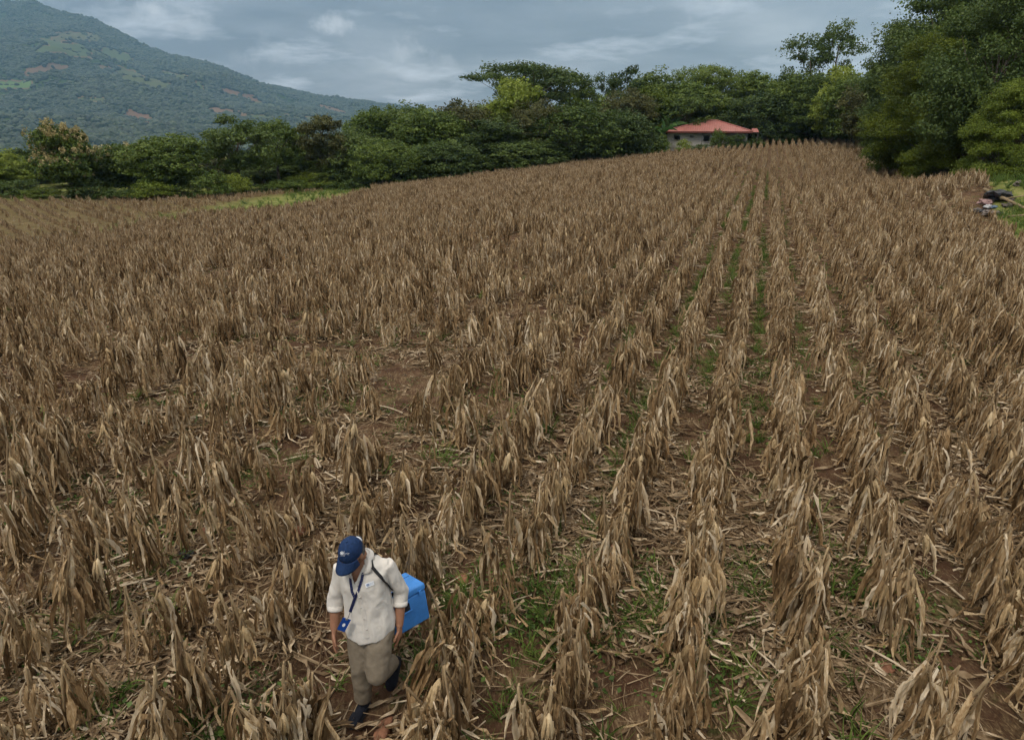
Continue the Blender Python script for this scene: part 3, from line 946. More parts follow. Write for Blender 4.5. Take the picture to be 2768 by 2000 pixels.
for (px_, top_, D_, w_, v_, lb) in [(1848, 374, 98.5, 34, 1, 'yellow green bush before the house\'s left window'), (1942, 343, 98.8, 30, 0, 'upright bush before the house\'s front wall'), (1900, 388, 99, 60, 2, 'low dark weeds along the foot of the house wall'),
                                    (1990, 360, 98.8, 48, 0, 'dark bush at the house\'s right end'), (1784, 356, 98.8, 50, 0, 'bush against the house\'s left corner'), (2040, 372, 99, 60, 2, 'shaded bush between the house and the spreading tree'),
                                    (2140, 352, 101, 80, 2, 'dark bush before the low shed'), (2290, 345, 98, 60, 0, 'weedy bush by the shed\'s brick end'), (2370, 350, 92, 80, 2, 'dark bush at the far corner of the field'),
                                    (2430, 365, 80, 90, 2, 'dark bush under the drooping leafy tree'), (2500, 385, 66, 110, 2, 'shaded bush at the bend of the field edge'), (2575, 410, 56, 120, 2, 'dark bush at the foot of the yellow green tree'),
                                    (2670, 470, 44, 130, 0, 'bush on the bank behind the rubbish heap'), (2760, 440, 42, 150, 2, 'dark bush on the bank at the frame edge')]:
    plant_tree('shrub', v_, px_, top_, D_, w_, lb, group='bushes by the house and bank', cat='bush', sink=0.1)

# ------------------------------------------------------------------ maize: dry plants with doubled-over stalks
def leaf_strip(p0, d0, length, width, r, droop=0.55, nseg=8, twist=0.5, floor=0.012, ripple=0.010):
    """a withered leaf: three points across, folded, twisting and hanging; returns V, F"""
    p, d = np.array(p0, float), np.array(d0, float)
    d /= np.linalg.norm(d)
    seg = length / nseg
    side = np.cross(d, (0, 0, 1.0))
    if np.linalg.norm(side) < 0.1:
        side = np.array([1.0, 0, 0])
    side /= np.linalg.norm(side)
    ang = r.uniform(-.5, .5)
    tw = r.normal(0, twist)
    hx = r.normal(0, .13, 2)
    V = []
    for i in range(nseg + 1):
        t = i / nseg
        w = width * (0.55 + 1.15 * t) if t < .35 else width * (0.95 * (1 - ((t - .35) / .65) ** 1.8) + .04)
        s = side - d * np.dot(side, d)
        s /= np.linalg.norm(s) + 1e-9
        nv = np.cross(s, d)
        a = ang + tw * t * 2.2
        s2, n2 = s * math.cos(a) + nv * math.sin(a), nv * math.cos(a) - s * math.sin(a)
        fold = w * (.35 + .5 * abs(math.sin(3 * t + ang)))
        rp = r.normal(0, ripple, 3)
        V += [p + s2 * w * .5 + n2 * (fold * .5 + rp[0]), p - n2 * (fold * .3 + rp[1]), p - s2 * w * .5 + n2 * (fold * .5 + rp[2])]
        side = s
        d = d + np.array([hx[0] * .5 + r.normal(0, .10), hx[1] * .5 + r.normal(0, .10), -droop])
        if p[2] + d[2] * seg < floor:
            d[2] = max(d[2], 0) * .2 - .02
            d[:2] += r.normal(0, .3, 2)
        d /= np.linalg.norm(d) + 1e-9
        p = p + d * seg
        p[2] = max(p[2], floor)
    F_ = []
    for i in range(nseg):
        b = i * 3
        F_ += [(b, b + 1, b + 4, b + 3), (b + 1, b + 2, b + 5, b + 4)]
    return np.array(V), F_

def ear_geo(p0, d, length, rad, r):
    """an ear in its husk: spindle with ridges, shank at the top and loose husk tips at the point"""
    d = np.array(d, float) / np.linalg.norm(d)
    pts, ra = [], []
    prof = [(0, .22), (.06, .42), (.16, .80), (.32, 1.0), (.52, .98), (.70, .78), (.86, .45), (1.0, .16)]
    bend = r.normal(0, .03, 3)
    for t, k in prof:
        pts.append(np.array(p0) + d * length * t + bend * t * t)
        ra.append(rad * k)
    V, F_ = tube_geo(pts, ra, 9)
    n = 9
    for i in range(len(prof)):
        for j in range(n):
            c = np.mean(V[i * n:(i + 1) * n], 0)
            V[i * n + j] = c + (V[i * n + j] - c) * (1 + (.10 if j % 3 == 0 else -.04) + r.normal(0, .03))
    return V, F_

def maize_parts(seed, nst, dense=1.0, hmul=1.0):
    """list of (part name, V, F, tint, material key)"""
    r = np.random.default_rng(seed)
    parts = []
    fold_az = r.uniform(0, 2 * PI)
    for k in range(nst):
        b = np.array([r.normal(0, .05), r.normal(0, .05), -0.03])
        h = r.uniform(.70, 1.02) * hmul
        ln = r.normal(0, .10, 2)
        top = b + np.array([ln[0], ln[1], h])
        az = fold_az + r.normal(0, .9) + k * 2.4
        lenf = r.uniform(.38, .78) * h
        out = r.uniform(.06, .42)
        fd = np.array([math.cos(az) * out, math.sin(az) * out, -1.0])
        fd /= np.linalg.norm(fd)
        tip = top + fd * lenf
        mid = b + (top - b) * .5 + r.normal(0, .012, 3)
        kn = top + np.array([math.cos(az) * .012, math.sin(az) * .012, .012])
        pts = [b, b + (mid - b) * .5, mid, mid + (top - mid) * .6, top - np.array([0, 0, .02]), kn, top + fd * .035, top + fd * lenf * .5 + r.normal(0, .012, 3), tip]
        V, F_ = tube_geo(pts, [.0125, .0118, .011, .0108, .012, .013, .010, .008, .004], 6)
        parts.append(('stalk', V, F_, r.uniform(.3, .75), 'stalk'))
        # leaves of the standing part
        for i in range(int(round(r.uniform(3.2, 5.2) * dense))):
            t = r.uniform(.22, .97)
            p = b + (top - b) * t
            a = r.uniform(0, 2 * PI)
            d0 = np.array([math.cos(a) * .38, math.sin(a) * .38, r.uniform(-.7, .35)])
            L_ = min(r.uniform(.42, .78), p[2] * 1.15 + .16)
            V, F_ = leaf_strip(p, d0, L_, r.uniform(.030, .066), r, r.uniform(.55, 1.0))
            parts.append(('leaf', V, F_, np.clip(r.normal(.50, .22), .05, .98), 'dry'))
        # leaves hanging from the folded-down part
        for i in range(int(round(r.uniform(2.4, 4.4) * dense))):
            t = r.uniform(.0, .6)
            p = top + fd * lenf * t
            d0 = fd + r.normal(0, .33, 3)
            L_ = min(r.uniform(.38, .72), p[2] * 1.1 + .1)
            V, F_ = leaf_strip(p, d0, L_, r.uniform(.028, .060), r, r.uniform(.35, .7))
            parts.append(('leaf', V, F_, np.clip(r.normal(.54, .22), .05, .98), 'dry'))
        if r.uniform() < .72:
            t = r.uniform(.62, .97)
            p = b + (top - b) * t
            a = az + r.normal(0, 1.1)
            d0 = np.array([math.cos(a) * r.uniform(.12, .4), math.sin(a) * r.uniform(.12, .4), -1])
            p = p + np.array([math.cos(a) * .028, math.sin(a) * .028, 0])
            el_, er_ = r.uniform(.19, .27), r.uniform(.026, .036)
            mb = MB()
            tt = np.clip(r.normal(.48, .22), .05, 1)
            mb.add(*ear_geo(p, d0, el_, er_, r), tt)
            d1 = np.array(d0) / np.linalg.norm(d0)
            for q in range(5):                               # papery husk blades lying along the ear and fraying past its tip
                aa = q * 1.26 + r.uniform(-.3, .3)
                off = np.array([math.cos(aa), math.sin(aa), 0]) * er_ * 1.02
                V, F_ = leaf_strip(p + d1 * el_ * r.uniform(.05, .3) + off, d1 + off * r.uniform(2, 7), el_ * r.uniform(.75, 1.15), r.uniform(.018, .034), r, .25, 5, .25, .012, .003)
                mb.add(V, F_, np.clip(tt + r.normal(0, .2), .0, 1))
            parts.append(('ear', np.concatenate(mb.V), mb.F, np.concatenate(mb.T), 'husk'))
    # torn shreds low around the foot
    mb = MB()
    for i in range(int(24 * dense)):
        a = r.uniform(0, 2 * PI)
        p = np.array([math.cos(a) * r.uniform(.0, .09), math.sin(a) * r.uniform(.0, .09), r.uniform(.12, .80) * hmul])
        V, F_ = leaf_strip(p, (math.cos(a) * .5, math.sin(a) * .5, -.3), r.uniform(.2, .55), r.uniform(.010, .028), r, r.uniform(.4, .95), 6)
        mb.add(V, F_, np.clip(r.normal(.55, .22), .05, 1))
    parts.append(('leaf_shreds', np.concatenate(mb.V), mb.F, np.concatenate(mb.T), 'dry'))
    return parts

NVAR = 20
VAR_ST = [1, 2, 1, 2, 2, 3, 1, 2, 2, 1, 2, 3, 2, 1, 2, 2, 1, 2, 1, 2]
VAR_D = [1, .85, 1.25, 1, 1.2, .85, .8, 1.1, .9, 1.15, 1, .8, 1.25, 1.05, .95, 1.1, .32, .42, .5, .6]
VAR_H = [1, .9, 1.1, 1, .8, 1.05, 1.15, .95, 1.1, .85, 1, .9, .75, 1.1, 1, .95, 1.2, 1.05, .65, .7]
VARS = [maize_parts(4000 + i, VAR_ST[i], VAR_D[i], VAR_H[i]) for i in range(NVAR)]
def joined(parts, name):
    """the same plant as one mesh for the mass of the field: materials stalk, dry, husk"""
    keys = ['stalk', 'dry', 'husk']
    Vs, Fs, Ts, Ms, n = [], [], [], [], 0
    for (nm, V, F_, t, mk) in parts:
        Vs.append(V)
        Fs += [tuple(i + n for i in f) for f in F_]
        Ts.append(np.full(len(V), t) if np.ndim(t) == 0 else t)
        Ms += [keys.index(mk)] * len(F_)
        n += len(V)
    me = make_mesh(name, np.concatenate(Vs), Fs, None, {'tint': np.concatenate(Ts)}, False)
    for k in keys:
        me.materials.append(M[k])
    me.polygons.foreach_set('material_index', np.array(Ms, np.int32))
    return me
PLANT_MESH = [joined(v, 'maize_mass_%02d' % i) for i, v in enumerate(VARS)]
PART_MESH = []
for v in VARS:
    row = []
    for (nm, V, F_, t, mk) in v:
        row.append((nm, make_mesh('maize_' + nm, V, F_, M[mk], {'tint': np.full(len(V), t) if np.ndim(t) == 0 else t}, nm == 'stalk')))
    PART_MESH.append(row)

PERSON_XY = np.array([-1.03, 3.98])
def field_points():
    out = []
    # main field
    for k in range(-110, 90):
        u = ROW_OFF + k * ROW_GAP
        s = np.concatenate([np.arange(-8, 14, .205), np.arange(14, 125, .175)])
        s = s + rng.uniform(-.10, .10, len(s))
        x0, y0 = from_us(np.full(len(s), u), s)
        d = np.hypot(x0, y0)
        # rows are crisp on one side of the field, ragged on the other
        rag = np.clip((-u - 1.5) / 9, 0, 1) * np.clip((34 - d) / 20, .25, 1)
        uu = u + rng.normal(0, .03, len(s)) + rng.normal(0, .09, len(s)) * rag + (fbm(s / 9, np.full(len(s), u / 7), 2, 2) - .4) * .16
        x, y = from_us(uu, s)
        keep = rng.uniform(size=len(s)) < np.where(rag > .3, .80, .94) * np.where((rag > .25) & (d < 16), .78, 1)
        bare = fbm(x / 2.4, y / 2.4, 3, 41)
        keep &= ~((bare < .29) & (rag > .15) & (rng.uniform(size=len(s)) < .8))
        keep &= inside(main_poly, x + (vnoise(x / 1.5, y / 1.5, 71) - .5) * 1.6, y + (vnoise(x / 1.5, y / 1.5, 72) - .5) * 2.4) & (y > 2.2)
        keep &= dist_poly([g[:2] for g in GU], x, y) > np.where(y > 50, 5.6 * np.clip((84 - y) / 10, .3, 1), 1.2)
        out.append(np.c_[x, y, np.full(len(x), k)][keep])
    P = np.concatenate(out)
    # lower field beyond the gully, its rows run another way
    a2 = R(41.5)
    out2 = []
    for k in range(-120, 120):
        s = np.arange(-90, 90, 0.24) + rng.uniform(-.1, .1, 750)
        u = np.full(750, k * 0.95) + rng.normal(0, .05, 750)
        x, y = u * math.cos(a2) - s * math.sin(a2) - 40, u * math.sin(a2) + s * math.cos(a2) + 56
        keep = inside(left_poly, x, y) & (dist_poly([g[:2] for g in GU], x, y) > np.where(y > 50, 5.6 * np.clip((84 - y) / 10, .3, 1), 1.6))
        if k % 4 == 0:
            keep &= rng.uniform(size=750) < .22
        keep &= rng.uniform(size=750) < .85
        out2.append(np.c_[x, y, np.full(750, 999)][keep])
    P = np.vstack([P] + out2)
    # nobody grows where the woman walks or the rubbish lies
    dp = np.hypot(P[:, 0] + 1.03, P[:, 1] - 3.95)
    P = P[(dp > .38) & ~((np.abs(P[:, 0] + 1.03) < .36) & (P[:, 1] < 3.95)) & (np.hypot(P[:, 0] + .72, P[:, 1] - 4.3) > .30)]
    P = P[np.hypot(P[:, 0] - 22.6, (P[:, 1] - 32.5) * .8) > 1.8]
    z = ground(P[:, 0], P[:, 1])
    px, py, f = proj(np.c_[P[:, 0], P[:, 1], z + .5])
    near = np.hypot(P[:, 0], P[:, 1]) < 9
    vis = (px > -800) & (px < PW + 700) & (py < PH + 900)
    vis |= near & (P[:, 1] > 1.5)
    return P[vis], z[vis]
FP, FZ = field_points()
# hand-set plants beside the woman, as in the photograph
hero = np.array([[-.50, 3.70], [-.44, 3.84], [-.57, 3.50], [-.40, 4.05], [-1.44, 3.80], [-1.52, 3.56], [-.900, 3.40], [-1.60, 3.32]])
HK = np.round((to_us(hero[:, 0], hero[:, 1])[0] - ROW_OFF) / ROW_GAP)
FP = np.vstack([np.c_[hero, HK], FP])
FZ = np.concatenate([ground(hero[:, 0], hero[:, 1]), FZ])
nF = len(FP)
f_var = rng.integers(0, NVAR, nF)
f_rz = rng.uniform(0, 2 * PI, nF)
f_sc = rng.uniform(.64, .95, nF)
f_tl = rng.normal(0, .06, (nF, 2))
f_sc[FP[:, 2] == 999] *= .66
f_sc[:8] = [.92, .85, .8, .8, .74, .85, .40, .85]
ppx, ppy, pf = proj(np.c_[FP[:, 0], FP[:, 1], FZ + .6])
ppy0 = proj(np.c_[FP[:, 0], FP[:, 1], FZ + 1.0])[1]
score = np.where((ppx > -30) & (ppx < PW + 30) & (ppy0 < PH - 15), pf, 1e9)
score[:8] = 0
order = np.argsort(score)
single = order[:300]
mass = order[300:]

ONES = ['', 'first', 'second', 'third', 'fourth', 'fifth', 'sixth', 'seventh', 'eighth', 'ninth', 'tenth', 'eleventh', 'twelfth', 'thirteenth', 'fourteenth', 'fifteenth', 'sixteenth', 'seventeenth', 'eighteenth', 'nineteenth']
def nth(n):
    if n < 20:
        return ONES[n]
    t, o = divmod(n, 10)
    return ['', '', 'twenty', 'thirty', 'forty', 'fifty'][t] + '-' + ONES[o] if o else ['', '', 'twentieth', 'thirtieth', 'fortieth', 'fiftieth'][t]
pu = to_us(-1.03, 3.95)[0]
pk = (pu - ROW_OFF) / ROW_GAP
LOOK = ['%s dry maize plant' % {1: 'single-stalked', 2: 'two-stalked', 3: 'three-stalked'}[VAR_ST[i]] for i in range(NVAR)]
rows = {}
for i in single:
    rows.setdefault(int(FP[i, 2]), []).append(i)
for k, members in rows.items():
    members.sort(key=lambda i: to_us(FP[i, 0], FP[i, 1])[1])
    ph = '%s row %s of the woman' % (nth(max(1, int(math.ceil(abs(k - pk))))), 'right' if k > pk else 'left')
    for n, i in enumerate(members):
        root = empty('maize_plant', (FP[i, 0], FP[i, 1], FZ[i]))
        root.rotation_euler = (f_tl[i, 0], f_tl[i, 1], f_rz[i])
        root.scale = (f_sc[i],) * 3
        tag(root, '%s, %s from the front in the %s' % (LOOK[f_var[i]], nth(n + 1), ph), 'maize plant', 'maize plants of the ' + ph)
        for nm, me in PART_MESH[f_var[i]]:
            o = obj(nm, me, root)
            if nm == 'leaf_shreds':
                o['kind'] = 'stuff'
xyk = np.interp(np.hypot(FP[mass, 0], FP[mass, 1]), [8, 22], [.98, .80])
scatter('maize_crop', PLANT_MESH, np.c_[FP[mass, 0], FP[mass, 1], FZ[mass]], np.c_[f_tl[mass], f_rz[mass]], np.c_[f_sc[mass] * xyk, f_sc[mass] * xyk, f_sc[mass] * .96], f_var[mass], 'mass of dry brown maize covering the rest of the field', 'maize crop')

# ------------------------------------------------------------------ litter and weeds between the rows
def build_litter():
    r = np.random.default_rng(77)
    protos = []
    for i in range(10):
        mb = MB()
        if i < 6:
            for j in range(7):
                a = r.uniform(0, 6.28)
                V, F_ = leaf_strip((r.normal(0, .12), r.normal(0, .12), .03), (math.cos(a), math.sin(a), .12), r.uniform(.14, .5), r.uniform(.012, .042), r, .22, 6, .8, .008, .008)
                mb.add(V, F_, np.clip(r.normal(.5, .25), 0, 1))
        else:
            for j in range(9):
                a = r.uniform(0, 6.28)
                p = np.array([r.normal(0, .15), r.normal(0, .15), .01 + r.uniform(0, .03)])
                l_ = r.uniform(.08, .45) if j or i > 7 else r.uniform(.35, .65)
                q = p + np.array([math.cos(a) * l_, math.sin(a) * l_, r.uniform(-.01, .06)])
                mb.tube([p, (p + q) / 2 + r.normal(0, .01, 3), q], (r.uniform(.002, .005) if j or i > 7 else .009), 4, tint=np.clip(r.normal(.45, .22), 0, 1))
        protos.append(mb.mesh('litter_%d' % i, M['litter']))
    N = 34000
    d = 2.2 + 34 * r.uniform(size=N) ** 1.35
    a = r.uniform(-R(46), R(46), N)
    x, y = d * np.tan(a) * .98, d
    u, s = to_us(x, y)
    w = np.abs(((u - ROW_OFF) / ROW_GAP) % 1 - .5) * 2          # 1 on a row, 0 in the gap
    pch = fbm(x / 1.3, y / 1.3, 3, 51)
    keep = inside(main_poly, x, y) & (r.uniform(size=N) < np.clip((pch - .27) * 2.4, .08, 1) * (.28 + .72 * w))
    x, y = x[keep], y[keep]
    n = len(x)
    scatter('leaf_litter', protos, np.c_[x, y, ground(x, y) - .004], np.c_[r.normal(0, .05, (n, 2)), r.uniform(0, 6.28, n)], r.uniform(.7, 1.25, n), r.integers(0, 10, n), 'fallen maize leaves and straw strewn between the rows', 'litter')
build_litter()

def build_weeds():
    r = np.random.default_rng(78)
    protos = []
    for i in range(6):                                         # upright grass tufts
        mb = MB()
        for j in range(13):
            a = r.uniform(0, 6.28)
            V, F_ = leaf_strip((r.normal(0, .02), r.normal(0, .02), 0), (math.cos(a) * .45, math.sin(a) * .45, 1), r.uniform(.12, .34), r.uniform(.006, .014), r, r.uniform(.10, .34), 5, .2, .004, .001)
            mb.add(V, F_, np.clip(r.normal(.6, .18), 0, 1))
        protos.append(mb.mesh('grass_tuft_%d' % i, M['weed']))
    for i in range(5):                                         # low broadleaf seedlings and creeper
        c = r.normal(0, 1, (26, 3)) * np.array([.10, .10, .0]) + np.array([0, 0, 1]) * r.uniform(.01, .07, (26, 1))
        V, Fq = leaf_cards(c, .021, r, 1.4, None, .75)
        protos.append(make_mesh('creeper_%d' % i, V, Fq, M['weed'], {'tint': np.repeat(np.clip(r.normal(.35, .18, 26), 0, 1), 4)}))
    N = 52000
    d = 2.2 + 62 * r.uniform(size=N) ** 1.5
    a = r.uniform(-R(46), R(46), N)
    x, y = d * np.tan(a) * .98, d
    u, s = to_us(x, y)
    gap = 1 - np.abs(((u - ROW_OFF) / ROW_GAP) % 1 - .5) * 2     # 1 mid-gap
    pch = fbm(x / 1.7, y / 1.7, 3, 61)
    strip = np.exp(-((u + 1.0) / 1.9) ** 2)                      # the weedy rows straight ahead of the bend
    dens = np.clip((pch - .36) * 2.6, .0, 1) * .46
    line = (gap > .78) & (strip > .12)
    dens = np.where(line, np.maximum(dens, strip * np.clip((vnoise(s / 2.2, np.round(u / ROW_GAP) * 7.3, 5) - .32) * 1.7, 0, 1) * np.clip((d - 3) / 9, .35, 1)), dens * np.clip((30 - d) / 16, .12, 1))
    keep = inside(main_poly, x, y) & (r.uniform(size=N) < dens)
    idx = np.where(line | (r.uniform(size=N) < .22), r.integers(0, 6, N), r.integers(6, 11, N))
    sc = r.uniform(.55, 1.1, N)
    lx, ly = [], []
    for k in range(-3, 6):                                       # thin strips of weeds along the furrows ahead
        uu = ROW_OFF - ROW_GAP / 2 - k * ROW_GAP
        ss = np.arange(5.5, 75, .085)
        ww = np.exp(-((uu + .6) / 1.7) ** 2) * np.clip((vnoise(ss / 3.1, np.full(len(ss), k * 3.7), 9) - .22) * 2.0, 0, 1) * np.clip((ss - 4) / 8, .25, 1) * np.clip((66 - ss) / 30, 0, 1)
        kk = r.uniform(size=len(ss)) < ww * .95
        ux_, uy_ = from_us(uu + r.normal(0, .045, kk.sum()) + (fbm(ss[kk] / 6, np.full(kk.sum(), k * 1.3), 2, 3) - .4) * .3, ss[kk])
        lx.append(ux_); ly.append(uy_)
    lx, ly = np.concatenate(lx), np.concatenate(ly)
    # the gully and the bank are grass
    N2 = 30000
    gx, gy = r.uniform(-48, 62, N2), r.uniform(22, 92, N2)
    gd = dist_poly([g[:2] for g in GU], gx, gy)
    k2 = ((gd < 1.2 + 3.6 * np.clip((gy - 45) / 14, 0, 1) * r.uniform(.3, 1, N2)) & (r.uniform(size=N2) < .28)) | (inside(bank_poly, gx, gy) & (r.uniform(size=N2) < .9))
    x = np.concatenate([x[keep], gx[k2], lx]); y = np.concatenate([y[keep], gy[k2], ly])
    idx = np.concatenate([idx[keep], r.integers(0, 6, k2.sum()), r.integers(0, 6, len(lx))])
    sc = np.concatenate([sc[keep], r.uniform(1.2, 2.4, k2.sum()), r.uniform(.42, .85, len(lx))])
    ok = np.hypot(x + 1.06, (y - 3.72) * .7) > .34
    x, y, idx, sc = x[ok], y[ok], idx[ok], sc[ok]
    n = len(x)
    scatter('weeds', protos, np.c_[x, y, ground(x, y) - .005], np.c_[r.normal(0, .08, (n, 2)), r.uniform(0, 6.28, n)], sc, idx, 'green grass tufts and creeping weeds between the maize rows', 'weeds')
build_weeds()
print('FIELD', nF, 'single', len(single), 'maxD', pf[single].max())

# ------------------------------------------------------------------ house with the red roof
def brick_mat(name, c1, c2, mortar, bw, bh):
    m, nt, out = new_mat(name)
    tco = nn(nt, 'ShaderNodeTexCoord')
    mp = nn(nt, 'ShaderNodeMapping')
    mp.inputs['Rotation'].default_value = (R(90), 0, 0)
    nt.links.new(tco.outputs['Object'], mp.inputs[0])
    b = nn(nt, 'ShaderNodeTexBrick', inp={'Color1': (*c1, 1), 'Color2': (*c2, 1), 'Mortar': (*mortar, 1), 'Scale': 1.0, 'Mortar Size': .018, 'Brick Width': bw, 'Row Height': bh})
    nt.links.new(mp.outputs[0], b.inputs['Vector'])
    nz = nn(nt, 'ShaderNodeTexNoise', inp={'Scale': 1.1, 'Detail': 6.0, 'Roughness': .7})
    nt.links.new(tco.outputs['Object'], nz.inputs['Vector'])
    st = ramp(nt, [(.3, .62), (.7, 1.12)])
    nt.links.new(nz.outputs[0], st.inputs[0])
    c = mixc(nt, 1.0, b.outputs[0], st.outputs[0], 'MULTIPLY')
    p = nt.nodes.new('ShaderNodeBsdfPrincipled')
    p.inputs['Roughness'].default_value = .95
    nt.links.new(c, p.inputs['Base Color'])
    nt.links.new(p.outputs[0], out.inputs[0])
    return m
M['block'] = brick_mat('grey_concrete_block', (.46, .42, .39), (.39, .36, .335), (.50, .47, .43), .40, .20)
M['redbrick'] = brick_mat('old_red_brick', (.26, .13, .085), (.21, .11, .075), (.28, .22, .18), .28, .09)
M['inside'] = simple_mat('unlit_room', (.05, .045, .04), .9)
M['frame'] = simple_mat('dark_window_frame', (.06, .055, .05), .7)
M['tin'] = simple_mat('grey_tin', (.22, .20, .19), .55, .4, .3, 2.0, .2, 8.0)

def roof_mat(name, col):
    m, nt, out = new_mat(name)
    tco = nn(nt, 'ShaderNodeTexCoord')
    nz = nn(nt, 'ShaderNodeTexNoise', inp={'Scale': .9, 'Detail': 6.0, 'Roughness': .65})
    nt.links.new(tco.outputs['Object'], nz.inputs['Vector'])
    rp = ramp(nt, [(.3, [c * .82 for c in col]), (.7, [min(1, c * 1.15) for c in col])])
    nt.links.new(nz.outputs[0], rp.inputs[0])
    p = nt.nodes.new('ShaderNodeBsdfPrincipled')
    p.inputs['Roughness'].default_value = .5
    nt.links.new(rp.outputs[0], p.inputs['Base Color'])
    nt.links.new(p.outputs[0], out.inputs[0])
    return m
M['redroof'] = roof_mat('faded_red_sheet_metal', (.34, .128, .106))

def ribbed_panel(mb, A, B, C_, D_, n, rib):
    """sheet metal between the eave A-B and the top D-C with ribs running up the slope"""
    A, B, C_, D_ = [np.array(p, float) for p in (A, B, C_, D_)]
    nrm = np.cross(B - A, D_ - A)
    nrm /= np.linalg.norm(nrm)
    L_ = np.linalg.norm(B - A)
    ev = (B - A) / L_
    lt, rt = np.dot(D_ - A, ev), np.dot(C_ - A, ev)           # where the top edge starts and ends along the eave
    up = (D_ - A) - ev * lt
    V, F_ = [], []
    for i in range(n + 1):
        s = L_ * i / n
        k = 1.0 if lt <= s <= rt else (s / lt if s < lt else (L_ - s) / (L_ - rt + 1e-9))
        for off, h in ((-.13, 0), (-.05, rib), (.05, rib), (.13, 0)):
            so = np.clip(s + off * L_ / n * 1.6, 0, L_)
            k = 1.0 if lt <= so <= rt else (so / max(lt, 1e-6) if so < lt else (L_ - so) / max(L_ - rt, 1e-6))
            k = np.clip(k, 0, 1)
            V += [A + ev * so + nrm * h, A + ev * so + up * k + nrm * h]
    for i in range(len(V) // 2 - 1):
        F_.append((2 * i, 2 * i + 2, 2 * i + 3, 2 * i + 1))
    mb.add(V, F_)

def wall_with_holes(mb, x0, x1, z0, z1, holes, y0, th):
    """upright wall along x facing -y with rectangular openings, real thickness"""
    xs = sorted({x0, x1, *[h[0] for h in holes], *[h[1] for h in holes]})
    zs = sorted({z0, z1, *[h[2] for h in holes], *[h[3] for h in holes]})
    for a, b in zip(xs[:-1], xs[1:]):
        run = None
        for c, d in zip(zs[:-1], zs[1:]):
            cx, cz = (a + b) / 2, (c + d) / 2
            if any(h[0] < cx < h[1] and h[2] < cz < h[3] for h in holes):
                continue
            mb.box(((a + b) / 2, y0 + th / 2, (c + d) / 2), ((b - a) / 2, th / 2, (d - c) / 2))

